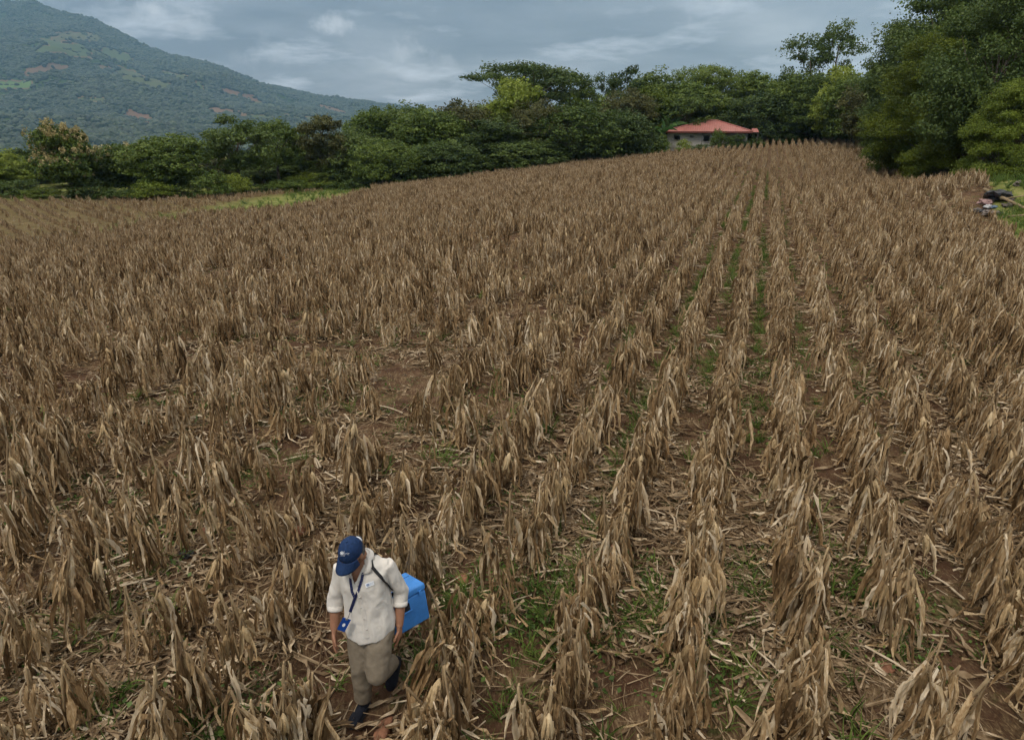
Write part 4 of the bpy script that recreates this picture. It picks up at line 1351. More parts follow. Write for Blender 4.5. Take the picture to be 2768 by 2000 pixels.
def build_house():
    c = at(1912, 355, 100.5)
    g = float(ground_base(np.array([c[0]]), np.array([c[1]]))[0])
    eave = c[2] - (g - .5)
    root = empty('block_house', (c[0], c[1], g - .5), -R(14.5) - R(1.5))
    tag(root, 'grey block house with a red hipped roof at the far edge of the maize', 'house')
    W2, Dp = 5.35, 8.4
    sc_ = 100.5 / 1.05 / FPX
    def hx(px):
        return (px - 1912) * sc_
    top = eave
    def hz(py):
        return eave - (py - 355) * sc_
    holes = [(hx(1826), hx(1842), hz(377.5), hz(366.5)), (hx(1868.5), hx(1877), hz(371.5), hz(366.5)), (hx(1903.5), hx(1919.5), hz(381.5), hz(366)), (hx(1958), hx(1970), hz(376.5), hz(366.5))]
    w = MB()
    wall_with_holes(w, -W2, W2, -.3, top, holes, 0, .16)
    w.box((-W2 + .08, Dp / 2 + .08, top / 2 - .15), (.08, Dp / 2 - .083, top / 2 + .147))
    w.box((W2 - .08, Dp / 2 + .08, top / 2 - .15), (.08, Dp / 2 - .083, top / 2 + .147))
    w.box((0, Dp, top / 2 - .15), (W2 - .17, .08, top / 2 + .147))
    w.build('wall', M['block'], root)
    b = MB()
    b.box((hx(1900), -.012, top / 2 - .15), (.07, .012, top / 2 + .14))
    b.build('column', simple_mat('cast_concrete', (.25, .235, .22), .9), root)
    b = MB()
    b.box((0, -.02, top - .22), (W2 + .004, .018, .09))
    b.build('ring_beam', simple_mat('beam_concrete', (.30, .22, .19), .9), root)
    for h in holes:
        f = MB()
        x0, x1, z0, z1 = h
        t_ = .045
        for (a, bb, cc, d) in ((x0, x0 + t_, z0, z1), (x1 - t_, x1, z0, z1), (x0 + t_, x1 - t_, z0, z0 + t_), (x0 + t_, x1 - t_, z1 - t_, z1)):
            f.box(((a + bb) / 2, .05, (cc + d) / 2), ((bb - a) / 2, .03, (d - cc) / 2))
        o = f.build('window', M['frame'], root)
        s = MB()
        s.box(((x0 + x1) / 2, -.03, z0 - .04), ((x1 - x0) / 2 + .08, .045, .032))
        s.build('sill', simple_mat('sill_concrete', (.33, .31, .29), .9), o)
    fl = MB()
    fl.box((0, Dp / 2, .1), (W2 - .2, Dp / 2 - .2, .05))
    fl.build('room_floor', M['inside'], root)
    r_ = MB()
    ov = .75
    ex, ey0, ey1, ez = W2 + .55, -ov, Dp + ov, top - .02
    rz_, rx0, rx1, ry = top + 1.36, hx(1906), hx(1934), Dp / 2
    P = {'fl': (-ex, ey0, ez), 'fr': (ex, ey0, ez), 'bl': (-ex, ey1, ez), 'br': (ex, ey1, ez), 'l': (rx0, ry, rz_), 'r': (rx1, ry, rz_)}
    ribbed_panel(r_, P['fl'], P['fr'], P['r'], P['l'], 38, .035)
    ribbed_panel(r_, P['br'], P['bl'], P['l'], P['r'], 38, .035)
    ribbed_panel(r_, P['bl'], P['fl'], P['l'], P['l'], 30, .035)
    ribbed_panel(r_, P['fr'], P['br'], P['r'], P['r'], 30, .035)
    ro = r_.build('roof', M['redroof'], root)
    k = MB()
    for a, bb in (('fl', 'l'), ('fr', 'r'), ('bl', 'l'), ('br', 'r'), ('l', 'r')):
        q0, q1 = np.array(P[a]), np.array(P[bb])
        k.tube([q0 + (0, 0, .05), q1 + (0, 0, .05)], .085, 6)
    k.build('ridge_cap', M['redroof'], ro)
    fa = MB()
    fa.box((0, ey0 + .02, ez - .10), (ex, .015, .09))
    fa.build('fascia', simple_mat('dark_red_fascia', (.16, .05, .04), .7), ro)
    so = MB()
    so.box((0, Dp / 2, ez - .19), (ex - .05, Dp / 2 + ov - .05, .008))
    so.build('soffit', simple_mat('roof_underside', (.14, .09, .07), .9), ro)
    # small lean-to roof at one end
    l_ = MB()
    ribbed_panel(l_, (ex - .1, -.5, top - .12), (ex + .8, -.5, top - .12), (ex + .7, 1.2, top + .35), (ex - .1, 1.2, top + .35), 4, .03)
    l_.build('lean_to_roof', M['redroof'], root)
    ps = MB()
    ps.tube([(ex + .7, -.3, -.4), (ex + .7, -.3, top - .1)], .06, 6)
    ps.build('post', M['bark'], root)
build_house()

def build_shed():
    c = at(2200, 356, 103)
    g = float(ground_base(np.array([c[0]]), np.array([c[1]]))[0]) - .4
    root = empty('low_shed', (c[0], c[1], g), -R(20))
    tag(root, 'low tin-roofed shed half hidden under the trees right of the house', 'shed')
    s = 103 / 1.05 / FPX
    X = lambda px: (px - 2200) * s
    Z = lambda py: c[2] - g - (py - 356) * s
    w = MB()
    wall_with_holes(w, X(2112), X(2285), -.2, Z(350), [(X(2180), X(2196), -.25, Z(356))], 0, .15)
    w.build('wall', M['redbrick'], root)
    w = MB()
    w.box(((X(2290) + X(2318)) / 2, .3, Z(345) / 2 - .1), ((X(2318) - X(2290)) / 2, .08, Z(345) / 2 + .1))
    w.build('side_wall', M['block'], root)
    ro = MB()
    ribbed_panel(ro, (X(2100), -.9, Z(359)), (X(2240), -.9, Z(357)), (X(2238), 2.6, Z(330)), (X(2196), 2.6, Z(330)), 22, .03)
    ribbed_panel(ro, (X(2225), -1.0, Z(355)), (X(2330), -1.0, Z(348)), (X(2300), 2.8, Z(333)), (X(2230), 2.8, Z(331)), 16, .03)
    o = ro.build('roof', M['tin'], root)
    b = MB()
    b.box(((X(2112) + X(2285)) / 2, 1.6, .8), ((X(2285) - X(2112)) / 2 - .1, .1, 1.1))
    b.build('back_wall', M['redbrick'], root)
    d = MB()
    d.box(((X(2180) + X(2196)) / 2, .06, Z(356) / 2 - .1), ((X(2196) - X(2180)) / 2 - .01, .02, Z(356) / 2 + .09))
    d.build('door', M['frame'], root)
build_shed()

# white roof of a far farm on the mountain's foot
def build_far_farm():
    x, y, z = mount_pt(np.array([318.0]), np.array([.10]))
    root = empty('far_farmhouse', (float(x[0]), float(y[0]), float(z[0]) + 3))
    tag(root, 'tiny white-roofed farm building at the foot of the mountain', 'building')
    w = MB(); w.box((0, 0, 1), (5, 3, 1.4)); w.build('wall', simple_mat('far_wall', (.3, .28, .25)), root)
    r_ = MB()
    r_.add([(-5.4, -3.4, 2.3), (5.4, -3.4, 2.3), (5.4, 0, 3.4), (-5.4, 0, 3.4), (-5.4, 3.4, 2.3), (5.4, 3.4, 2.3)], [(0, 1, 2, 3), (3, 2, 5, 4)])
    r_.build('roof', simple_mat('white_tin', (.75, .78, .8), .5), root)
build_far_farm()

# ------------------------------------------------------------------ banana plants by the house
M['banana'] = leafy_mat('banana_leaf', [(0, (.035, .085, .02)), (.5, (.075, .165, .04)), (1, (.16, .27, .085))], .3, .45, .3)
def build_banana(px, top, D, h, seed, label):
    r = np.random.default_rng(seed)
    T = at(px, top, D)
    g = float(ground_base(np.array([T[0]]), np.array([T[1]]))[0])
    root = empty('banana_plant', (T[0], T[1], g - .2))
    h = T[2] - g + .2
    tag(root, label, 'banana plant', 'banana plants behind the house')
    s = MB(); s.tube([(0, 0, 0), (.05, 0, h * .35), (.02, .03, h * .62)], [.16, .13, .09], 8); s.build('stem', simple_mat('banana_stem', (.16, .17, .07), .7), root, True)
    for i in range(7):
        a = i * 2.4 + r.uniform(-.3, .3)
        mb = MB()
        el = r.uniform(.75, 1.5)
        V, F_ = leaf_strip((.02, .03, h * .58), (math.cos(a) * math.cos(el), math.sin(a) * math.cos(el), math.sin(el)), h * r.uniform(.5, .66), .62, r, r.uniform(.05, .2), 9, .15, .05, .02)
        mb.add(V, F_, np.clip(r.normal(.5, .2), 0, 1))
        mb.build('leaf', M['banana'], root)
build_banana(1795, 326, 101, 4, 1, 'pale banana plant at the left corner of the house')
build_banana(1812, 308, 104, 5, 2, 'taller banana plant behind the left eave of the red roof')
build_banana(1850, 312, 109, 5, 3, 'banana plant half hidden by the red roof')

# ------------------------------------------------------------------ stones, scraps and the rubbish heap
M['stone'] = simple_mat('red_field_stone', (.22, .105, .062), .9, .15, .35, 9.0, .5, 30.0)
M['pstone'] = simple_mat('grey_rubble', (.16, .135, .12), .9, .15, .3, 6.0, .5, 20.0)
def stone_mesh(seed, sx, sy, sz, mat):
    r = np.random.default_rng(seed)
    bm = bmesh.new()
    bmesh.ops.create_icosphere(bm, subdivisions=3, radius=1.0)
    off = r.uniform(0, 50, 3)
    cuts = r.normal(size=(7, 3)); cuts /= np.linalg.norm(cuts, axis=1)[:, None]
    for v in bm.verts:
        d = np.array(v.co)
        k = 1.0
        for c in cuts:
            q = np.dot(d, c)
            if q > .62:
                k = min(k, .62 / q * 1.08)
        k *= 1 + .12 * mnoise.noise(Vector(d * 1.6 + off)) + .05 * mnoise.noise(Vector(d * 5 + off))
        v.co = Vector(d * k * np.array([sx, sy, sz]))
    me = bpy.data.meshes.new('stone')
    bm.to_mesh(me); bm.free()
    me.materials.append(mat)
    me.polygons.foreach_set('use_smooth', np.ones(len(me.polygons), bool))
    return me
def flat_xy(px, py, z=0.0):
    u, v = (px - PW / 2) / FPX, (py - PH / 2) / FPX
    t = (z - CAM_H) / (-_s - _c * v)
    return u * t, (_c - _s * v) * t
STONES = [(1043, 1935, .075, 'reddish stone just behind the woman\'s planted shoe'), (1030, 1972, .085, 'reddish stone in front of the woman\'s planted shoe'), (1763, 1588, .06, 'small red stone beside a leafy maize row'),
          (2064, 1630, .045, 'small red stone in the weedy furrow'), (2115, 1780, .05, 'reddish stone next to the dark plastic scrap'), (2398, 1805, .06, 'red stone among creeping weeds'),
          (1281, 1395, .09, 'red earth clod between the maize rows right of the woman'), (1520, 1404, .05, 'small red stone in the bare furrow'), (1659, 1480, .05, 'small flat red stone near fallen stalks'),
          (1604, 1245, .06, 'dark red clod under the ragged maize row'), (1250, 1556, .10, 'broad red clod below the maize right of the cool box'), (551, 1440, .10, 'flat red stone in the open patch left of the woman'),
          (803, 1443, .13, 'large flat red stone behind the woman\'s cap'), (145, 1635, .07, 'red clod at the foot of the left-hand maize')]
for i, (px_, py_, s_, lb) in enumerate(STONES):
    x, y = flat_xy(px_, py_, .03)
    o = obj('field_stone', stone_mesh(300 + i, s_, s_ * random.uniform(.65, .95), s_ * random.uniform(.45, .7), M['stone']), None, (x, y, float(ground(np.array([x]), np.array([y]))[0]) + s_ * .22))
    o.rotation_euler = (0, 0, random.uniform(0, 6.28))
    tag(o, lb, 'stone', 'stones lying in the field')

def crumpled(name, seed, size, mat, flat=.35, n=2):
    r = np.random.default_rng(seed)
    bm = bmesh.new()
    bmesh.ops.create_icosphere(bm, subdivisions=3, radius=1.0)
    off = Vector(r.uniform(0, 90, 3))
    for v in bm.verts:
        k = .75 + .55 * mnoise.noise(v.co * 1.7 + off) + .35 * abs(mnoise.noise(v.co * 4.1 + off))
        v.co = Vector((v.co.x * k * size, v.co.y * k * size * .8, max(-.3, v.co.z) * k * size * flat))
    me = bpy.data.meshes.new(name)
    bm.to_mesh(me); bm.free()
    me.materials.append(mat)
    return me
M['blackbag'] = simple_mat('black_plastic', (.018, .018, .022), .35, .5)
M['whitebag'] = simple_mat('white_plastic', (.42, .42, .43), .4, .5)
M['bluebag'] = simple_mat('blue_plastic', (.10, .15, .22), .4, .5)
M['pinkrag'] = simple_mat('faded_pink_cloth', (.30, .19, .18), .9)
M['bamboo'] = simple_mat('dry_bamboo', (.24, .175, .10), .7, .3, .3, 8.0)
for (px_, py_, s_, lb) in [(2085, 1762, .09, 'scrap of black plastic in the furrow'), (508, 1511, .08, 'crumpled black plastic in the open patch'), (1222, 1357, .06, 'bit of black plastic under the maize right of the woman')]:
    x, y = flat_xy(px_, py_)
    o = obj('plastic_scrap', crumpled('plastic_scrap', int(px_), s_, M['blackbag'], .5), None, (x, y, float(ground(np.array([x]), np.array([y]))[0]) + .01))
    tag(o, lb, 'plastic scrap', 'plastic scraps in the field')
HEAP = [('rubbish_bag', 'blackbag', 2700, 533, 38.9, 1.05, .5, 'black plastic sheet heaped behind the poles on the bank', 'plastic sheet'), ('rubbish_bag', 'whitebag', 2679, 534, 38.3, .38, .55, 'white plastic bag on the rubbish heap', 'plastic bag'),
        ('rubbish_bag', 'bluebag', 2690, 538, 38.2, .34, .4, 'blue and grey bag in the middle of the rubbish heap', 'plastic bag'), ('rag', 'pinkrag', 2668, 530, 38.8, .62, .5, 'faded pinkish cloth at the left of the rubbish heap', 'cloth'),
        ('rubbish_bag', 'whitebag', 2605, 535, 38.0, .27, .8, 'lone white bag among the maize left of the heap', 'plastic bag'), ('rubble_block', 'pstone', 2684, 556, 37.6, .75, .42, 'grey rubble spilling towards the maize', 'rubble'),
        ('rubble_block', 'pstone', 2726, 534, 38.6, .48, .5, 'grey rubble block behind the pole', 'rubble'), ('rubble_block', 'pstone', 2726, 546, 38.0, .40, .5, 'grey rubble block beside the pole', 'rubble'), ('rubble_block', 'pstone', 2648, 537, 38.2, .35, .5, 'small grey rubble at the left end of the heap', 'rubble'),
        ('rubbish_bag', 'blackbag', 2655, 545, 38.0, .4, .5, 'small black bag below the pinkish cloth', 'plastic bag'), ('rubble_block', 'pstone', 2752, 516, 40.5, .45, .6, 'dark stone higher up on the grassy bank', 'stone')]
for i, (nm, mt, px_, py_, D_, s_, fl_, lb, ct) in enumerate(HEAP):
    p = at(px_, py_, D_ * .845)
    s_ *= .66
    g = float(ground(np.array([p[0]]), np.array([p[1]]))[0])
    o = obj(nm, crumpled(nm, 700 + i, s_, M[mt], fl_), None, (p[0], p[1], g + s_ * fl_ * .3))
    tag(o, lb, ct, 'rubbish on the bank')
def pole(a, b, ra, name, label):
    a, b = np.array(a), np.array(b)
    mb = MB()
    n = 9
    t = np.linspace(0, 1, n)[:, None]
    pts = a + (b - a) * t
    c = (a + b) / 2
    mb.tube(pts - c, [ra * (1.12 if i % 2 else .98) * (1 - .15 * i / n) for i in range(n)], 8)
    o = mb.build(name, M['bamboo'], None, True)
    o.location = c
    tag(o, label, 'pole', 'poles on the rubbish heap')
def on_bank(px, py, D, up):
    q = at(px, py, D)
    q[2] = float(ground(q[:1], q[1:2])[0]) + up
    return q
pole(on_bank(2655, 531, 33.4, .42), on_bank(2800, 578, 30.6, .16), .065, 'bamboo_pole', 'long pale pole slanting across the rubbish heap')
pole(on_bank(2728, 577, 31.0, .10), on_bank(2800, 582, 30.6, .12), .045, 'bamboo_pole', 'short pale pole below the long slanting one')
pole(on_bank(2700, 553, 32.4, .20), on_bank(2790, 556, 32.2, .18), .03, 'bamboo_pole', 'thin brown stick level behind the long pole')

# ------------------------------------------------------------------ the woman
def remesh(pieces, voxel, smooth=6, name='body'):
    mb = MB()
    for V, F_ in pieces:
        mb.add(V, F_)
    me = mb.mesh(name + '_raw', None)
    o = bpy.data.objects.new('tmp', me)
    COL.objects.link(o)
    m = o.modifiers.new('r', 'REMESH'); m.mode = 'VOXEL'; m.voxel_size = voxel
    m2 = o.modifiers.new('s', 'SMOOTH'); m2.iterations = smooth; m2.factor = .5
    dg = bpy.context.evaluated_depsgraph_get()
    ev = o.evaluated_get(dg)
    out = bpy.data.meshes.new_from_object(ev)
    bpy.data.objects.remove(o)
    out.name = name
    out.polygons.foreach_set('use_smooth', np.ones(len(out.polygons), bool))
    return out

def get_co(me):
    a = np.empty(len(me.vertices) * 3, np.float32)
    me.vertices.foreach_get('co', a)
    return a.reshape(-1, 3).astype(float)
def get_no(me):
    a = np.empty(len(me.vertices) * 3, np.float32)
    me.vertices.foreach_get('normal', a)
    return a.reshape(-1, 3).astype(float)
def set_co(me, V):
    me.vertices.foreach_set('co', np.asarray(V, np.float32).ravel())
    me.update()

FW = np.array([-.22, -.975, 0.0]); FW /= np.linalg.norm(FW)
LT = np.array([-FW[1], FW[0], 0.0])                    # towards her own left

def torso_loft(rings, seg=28):
    """rings: centre xyz, half width, half depth front, half depth back"""
    V = []
    a = np.linspace(0, 2 * PI, seg, endpoint=False)
    for c, w, df, db in rings:
        c = np.array(c)
        for t in a:
            ca, sa = math.cos(t), math.sin(t)
            ex = .80
            x = math.copysign(abs(ca) ** ex, ca) * w
            yy = math.copysign(abs(sa) ** ex, sa)
            V.append(c + LT * x + FW * yy * (df if yy > 0 else db))
    V = np.array(V)
    F_ = []
    n = len(rings)
    for i in range(n - 1):
        for j in range(seg):
            k = (j + 1) % seg
            F_.append((i * seg + j, i * seg + k, (i + 1) * seg + k, (i + 1) * seg + j))
    F_.append(tuple(range(seg))[::-1]); F_.append(tuple((n - 1) * seg + j for j in range(seg)))
    return V, F_

def ball(c, rx, ry=None, rz=None, n=14, Mx=None):
    ry, rz = ry or rx, rz or rx
    V, F_ = [], []
    for i in range(n + 1):
        th = PI * i / n
        for j in range(2 * n):
            ph = PI * j / n
            V.append((math.sin(th) * math.cos(ph) * rx, math.sin(th) * math.sin(ph) * ry, math.cos(th) * rz))
    V = np.array(V)
    if Mx is not None:
        V = V @ np.array(Mx).T
    V = V + np.array(c)
    m = 2 * n
    for i in range(n):
        for j in range(m):
            k = (j + 1) % m
            F_.append((i * m + j, (i + 1) * m + j, (i + 1) * m + k, i * m + k))
    return V, F_

# joints
J = dict(hipR=(-1.085, 4.03, .77), hipL=(-.925, 4.00, .77), kneeR=(-1.075, 3.935, .425), ankR=(-1.085, 3.945, .085), kneeL=(-.950, 3.845, .425), ankL=(-.898, 4.165, .255),
         shR=(-1.178, 4.055, 1.175), shL=(-.880, 4.050, 1.200), elR=(-1.240, 4.045, .945), wrR=(-1.247, 3.955, .720), elL=(-.790, 4.090, .955), wrL=(-.797, 3.995, .720))
J = {k: np.array(v) for k, v in J.items()}
GZ = float(ground(np.array([-1.08]), np.array([3.9]))[0])
for k in J:
    J[k] = J[k] + np.array([0, 0, GZ])
gz = np.array([0, 0, GZ])

# head frame: bowed and turned
HC = at(948, 1491, 3.935)
fd = Vector((-.42, -.82, -.40)).normalized()
ux = fd.cross(Vector((0, 0, 1))).normalized()          # her right... local +x
ux = (ux + Vector((0, 0, .10))).normalized()
uz = ux.cross(fd).normalized()
HM = np.array([[ux.x, fd.x, uz.x], [ux.y, fd.y, uz.y], [ux.z, fd.z, uz.z]])   # columns: side, face, crown
def hp(x, y, z):
    return HC + HM @ np.array([x, y, z])

def hand(w, d, palm_n, side, curl):
    """palm and five fingers; w wrist, d direction of the hand, palm_n the way the palm faces, side +1 thumb along cross(d, palm_n)"""
    d = np.array(d, float); d /= np.linalg.norm(d)
    pn = np.array(palm_n, float); pn -= d * np.dot(pn, d); pn /= np.linalg.norm(pn)
    t = np.cross(d, pn) * side
    out = []
    w = np.array(w)
    out.append(tube_geo([w - d * .02, w + d * .02, w + d * .055, w + d * .085], [.027, .033, .041, .038], 12, [.021, .019, .018, .014], up=pn))
    for i, (off, ln, st) in enumerate([(.033, .074, .080), (.011, .082, .085), (-.0115, .077, .083), (-.034, .062, .076)]):
        p = w + d * st + t * off
        pts, ang, dd = [p - d * .02, p], 0.0, d + t * off * 2.0
        dd = dd / np.linalg.norm(dd)
        for k in range(3):
            ang += curl * (.8 + .3 * i * .4)
            v = dd * math.cos(ang) + pn * math.sin(ang)
            pts.append(pts[-1] + v * ln * (.44, .31, .25)[k])
        out.append(tube_geo(pts, [.0092, .0094, .0088, .0080, .0062], 8))
    p = w + d * .028 + t * .028
    v1 = d * .72 + t * .62 + pn * .25; v1 /= np.linalg.norm(v1)
    v2 = d * .92 + t * .25 + pn * .30; v2 /= np.linalg.norm(v2)
    out.append(tube_geo([p - v1 * .02, p + v1 * .022, p + v1 * .038 + v2 * .006, p + v1 * .038 + v2 * .038], [.012, .0110, .0095, .0070], 8))
    return out

def limb(a, b, ra, rb, bulge=0.0, n=7, flat=1.0):
    t = np.linspace(0, 1, n)
    r_ = ra + (rb - ra) * t + bulge * np.sin(PI * t) 
    return tube_geo(np.outer(1 - t, a) + np.outer(t, b), r_, 14, r_ * flat)

def build_body():
    P = []
    P.append(torso_loft([((-1.005, 4.02, .72 + GZ), .13, .10, .11), ((-1.005, 4.02, .82 + GZ), .150, .105, .12), ((-1.012, 4.03, .95 + GZ), .135, .10, .10), ((-1.022, 4.04, 1.08 + GZ), .148, .115, .105),
                         ((-1.03, 4.045, 1.19 + GZ), .150, .100, .095), ((-1.033, 4.045, 1.245 + GZ), .105, .075, .075), ((-1.035, 4.04, 1.28 + GZ), .055, .052, .055)]))
    P.append(tube_geo([(-1.035, 4.045, 1.23 + GZ), (-1.04, 4.025, 1.29 + GZ), hp(0, -.02, -.06)], [.052, .050, .050], 14))
    # skull, jaw, nose, ears, lips
    P.append(ball(HC, .070, .086, .093, 14, HM))
    P.append(tube_geo([hp(0, .030, -.03), hp(0, .040, -.075), hp(0, .052, -.108)], [.062, .050, .026], 14, [.060, .046, .024], up=tuple(HM[:, 1])))
    P.append(tube_geo([hp(0, .085, -.005), hp(0, .100, -.030), hp(0, .090, -.046)], [.008, .013, .012], 8))
    P.append(ball(hp(0, .088, -.070), .021, .009, .005, 8, HM)); P.append(ball(hp(0, .086, -.079), .018, .009, .006, 8, HM))
    for s in (-1, 1):
        P.append(ball(hp(s * .074, -.012, -.028), .009, .019, .030, 8, HM))
        P.append(ball(hp(s * .045, .068, -.028), .020, .014, .014, 8, HM))       # cheeks
        P.append(limb(J['shL'] if s > 0 else J['shR'], J['elL'] if s > 0 else J['elR'], .047, .040))
        P.append(limb(J['elL'] if s > 0 else J['elR'], J['wrL'] if s > 0 else J['wrR'], .041, .027, .004))
        hipk, kn, an = ('hipL', 'kneeL', 'ankL') if s > 0 else ('hipR', 'kneeR', 'ankR')
        P.append(limb(J[hipk], J[kn], .078, .050)); P.append(limb(J[kn], J[an], .050, .032, .008))
    P += hand(J['wrL'], (-.02, -.10, -1), (-1, .15, 0), 1 if np.cross((-.02, -.10, -1), (-1, .15, 0))[1] < 0 else -1, .30)
    P += hand(J['wrR'], (-.02, -.22, -1), (1, .1, 0), 1 if np.cross((-.02, -.22, -1), (1, .1, 0))[1] < 0 else -1, .20)
    return remesh(P, .0042, 4, 'person')

M['skin'] = simple_mat('brown_skin', (.30, .145, .085), .5, .35, .08, 14.0, .12, 120.0)
M['shirt'] = simple_mat('cream_cotton', (.61, .57, .52), .9, .15, .05, 6.0, .36, 18.0)
M['trouser'] = simple_mat('khaki_cloth', (.195, .16, .118), .9, .15, .08, 30.0, .28, 22.0)
M['navy'] = simple_mat('navy_cotton', (.012, .032, .092), .8, .2, .18, 60.0, .2, 160.0)
M['shoe'] = simple_mat('dark_knit', (.012, .014, .022), .8, .2, .2, 80.0, .4, 200.0)
M['sole'] = simple_mat('shoe_sole', (.02, .02, .024), .7)
M['hair'] = simple_mat('greying_hair', (.055, .052, .052), .5, .4, .6, 60.0, .6, 140.0)
M['print'] = simple_mat('white_print', (.72, .74, .78), .7, .2, .02)
M['black'] = simple_mat('black_webbing', (.012, .012, .014), .7)

body = build_body()
body.materials.append(M['skin'])
person = obj('person', body)
tag(person, 'woman in navy cap, cream shirt and khaki trousers walking through the maize, head bowed', 'person')
# keep the origin at her feet
org = Vector((-1.05, 3.95, GZ))
body.transform(Matrix.Translation(-org)); person.location = org
def pchild(name, me, parent=None):
    """a mesh given in world coordinates, as her child"""
    me.transform(Matrix.Translation(-org))
    return obj(name, me, parent or person)

def wrinkle(me, amp, freq, seed, axis_scale=(1, 1, 1), zones=()):
    V, N = get_co(me), get_no(me)
    off = Vector((seed * 7.3, seed * 3.1, seed))
    D = np.empty(len(V))
    sx, sy, sz = axis_scale
    for i, v in enumerate(V):
        q = Vector((v[0] * freq * sx, v[1] * freq * sy, v[2] * freq * sz)) + off
        a = mnoise.noise(q)
        b = mnoise.noise(q * 2.3 + Vector((a * 1.5, 0, a)))
        k = 1.0
        for (c, rad, g) in zones:
            k += g * math.exp(-((v - c) ** 2).sum() / rad ** 2)
        D[i] = ((1 - abs(a) * 2.4) * .6 + b * .5) * k
    set_co(me, V + N * (D * amp)[:, None])

def build_shirt():
    P = [torso_loft([((-1.000, 4.005, .715 + GZ), .174, .144, .142), ((-1.003, 4.012, .80 + GZ), .176, .140, .140), ((-1.008, 4.02, .90 + GZ), .163, .134, .124), ((-1.015, 4.03, 1.00 + GZ), .157, .136, .115), ((-1.022, 4.038, 1.09 + GZ), .164, .148, .115),
                     ((-1.03, 4.045, 1.17 + GZ), .172, .132, .112), ((-1.033, 4.047, 1.225 + GZ), .140, .100, .095), ((-1.035, 4.045, 1.262 + GZ), .085, .075, .075), ((-1.036, 4.04, 1.29 + GZ), .060, .060, .062)])]
    for s, e, w in (('shR', 'elR', 'wrR'), ('shL', 'elL', 'wrL')):
        cuff = J[e] + (J[w] - J[e]) * .42
        P.append(ball(J[s] + (np.array([-1.03, 4.05, J[s][2]]) - J[s]) * .12 + np.array([0, 0, -.016]), .060, .058, .054))
        P.append(tube_geo([J[s], J[s] + (J[e] - J[s]) * .35, J[s] + (J[e] - J[s]) * .7, J[e], J[e] + (cuff - J[e]) * .5, cuff], [.059, .057, .054, .051, .051, .051], 16))
    me = remesh(P, .0065, 14, 'shirt')
    wrinkle(me, .0085, 7.5, 3, (1.7, 1.2, .55), [(J['elL'], .10, 1.3), (J['elR'], .10, 1.3), (J['shL'] + np.array([-.04, -.06, -.12]), .10, 1.2), (np.array([-.9, 3.9, .82]), .14, .8)])
    # neckline: open the front in a V; the hem hangs lower in front
    V = get_co(me)
    lx = (V - np.array([-1.03, 4.04, 0])) @ LT
    ly = (V - np.array([-1.03, 4.04, 0])) @ FW
    z = V[:, 2] - GZ
    tail = np.clip((.83 - z) / .10, 0, 1) * np.clip(1 - np.abs(lx - .015) / .19, 0, 1) * (ly > 0)
    V[:, 2] -= tail * .045
    V[:, 0:2] += (FW[:2] * .010)[None] * tail[:, None]
    set_co(me, V)
    bm = bmesh.new(); bm.from_mesh(me)
    kill = [f for f in bm.faces if (lambda c: (Vector(c) - Vector((-1.03, 4.04, 0))).dot(Vector(FW)) > .02 and c.z - GZ > 1.135 and abs((Vector(c) - Vector((-1.03, 4.04, 0))).dot(Vector(LT)) + .002) < (c.z - GZ - 1.135) * .40)(f.calc_center_median())]
    bmesh.ops.delete(bm, geom=kill, context='FACES')
    bm.to_mesh(me); bm.free()
    return me
shirt = build_shirt()
shirt.materials.append(M['shirt'])

def build_trousers():
    P = [torso_loft([((-1.005, 4.02, .905 + GZ), .150, .118, .118), ((-1.003, 4.015, .80 + GZ), .168, .125, .135), ((-1.003, 4.012, .72 + GZ), .170, .122, .135), ((-1.003, 4.01, .67 + GZ), .12, .09, .10)])]
    kr, kl = J['kneeR'], J['kneeL']
    P.append(tube_geo([J['hipR'] + np.array([.01, 0, -.01]), J['hipR'] * .5 + kr * .5, kr, kr * .5 + J['ankR'] * .5, J['ankR'] + np.array([0, 0, .03])], [.106, .093, .075, .069, .058], 18))
    P.append(tube_geo([J['hipL'] + np.array([-.005, 0, -.01]), J['hipL'] * .5 + kl * .5, kl + np.array([0, .012, .01])], [.110, .098, .080], 18))
    P.append(ball(kl + np.array([0, .006, .004]), .077, .075, .074))
    P.append(tube_geo([kl + np.array([0, .01, 0]), kl * .55 + J['ankL'] * .45, J['ankL'] + (kl - J['ankL']) * .05], [.074, .070, .058], 18))
    me = remesh(P, .0065, 12, 'trousers')
    wrinkle(me, .0060, 8.0, 9, (1.1, 1.1, .9), [(kr + np.array([0, 0, -.06]), .11, .7), (J['ankR'] + np.array([0, 0, .08]), .08, 1.2), (J['hipL'] + np.array([.03, -.08, -.12]), .10, .8)])
    return me
trousers = build_trousers()
trousers.materials.append(M['trouser'])

def shoe_geo(heel, toe, up, w=.043):
    heel, toe, up = [np.array(v, float) for v in (heel, toe, up)]
    d = toe - heel
    L_ = np.linalg.norm(d); d /= L_
    up = up - d * np.dot(up, d); up /= np.linalg.norm(up)
    P = []
    prof = [(-.02, .55, .30), (.05, .80, .42), (.22, .86, .50), (.45, .92, .45), (.68, 1.08, .36), (.86, .95, .27), (.97, .62, .18), (1.02, .30, .10)]
    P.append(tube_geo([heel + d * L_ * t + up * (.012 + .058 * h * 1.05) for t, ww, h in prof], [w * ww for t, ww, h in prof], 14, [.068 * h for t, ww, h in prof], up=up))
    P.append(tube_geo([heel + d * L_ * .16 + up * .03, heel + d * L_ * .17 + up * .095], [.036, .038], 14, [.044, .044], up=d))
    sole = tube_geo([heel + d * L_ * t + up * .010 for t, ww, h in prof], [w * ww * 1.10 for t, ww, h in prof], 14, .011, up=up)
    return P, sole

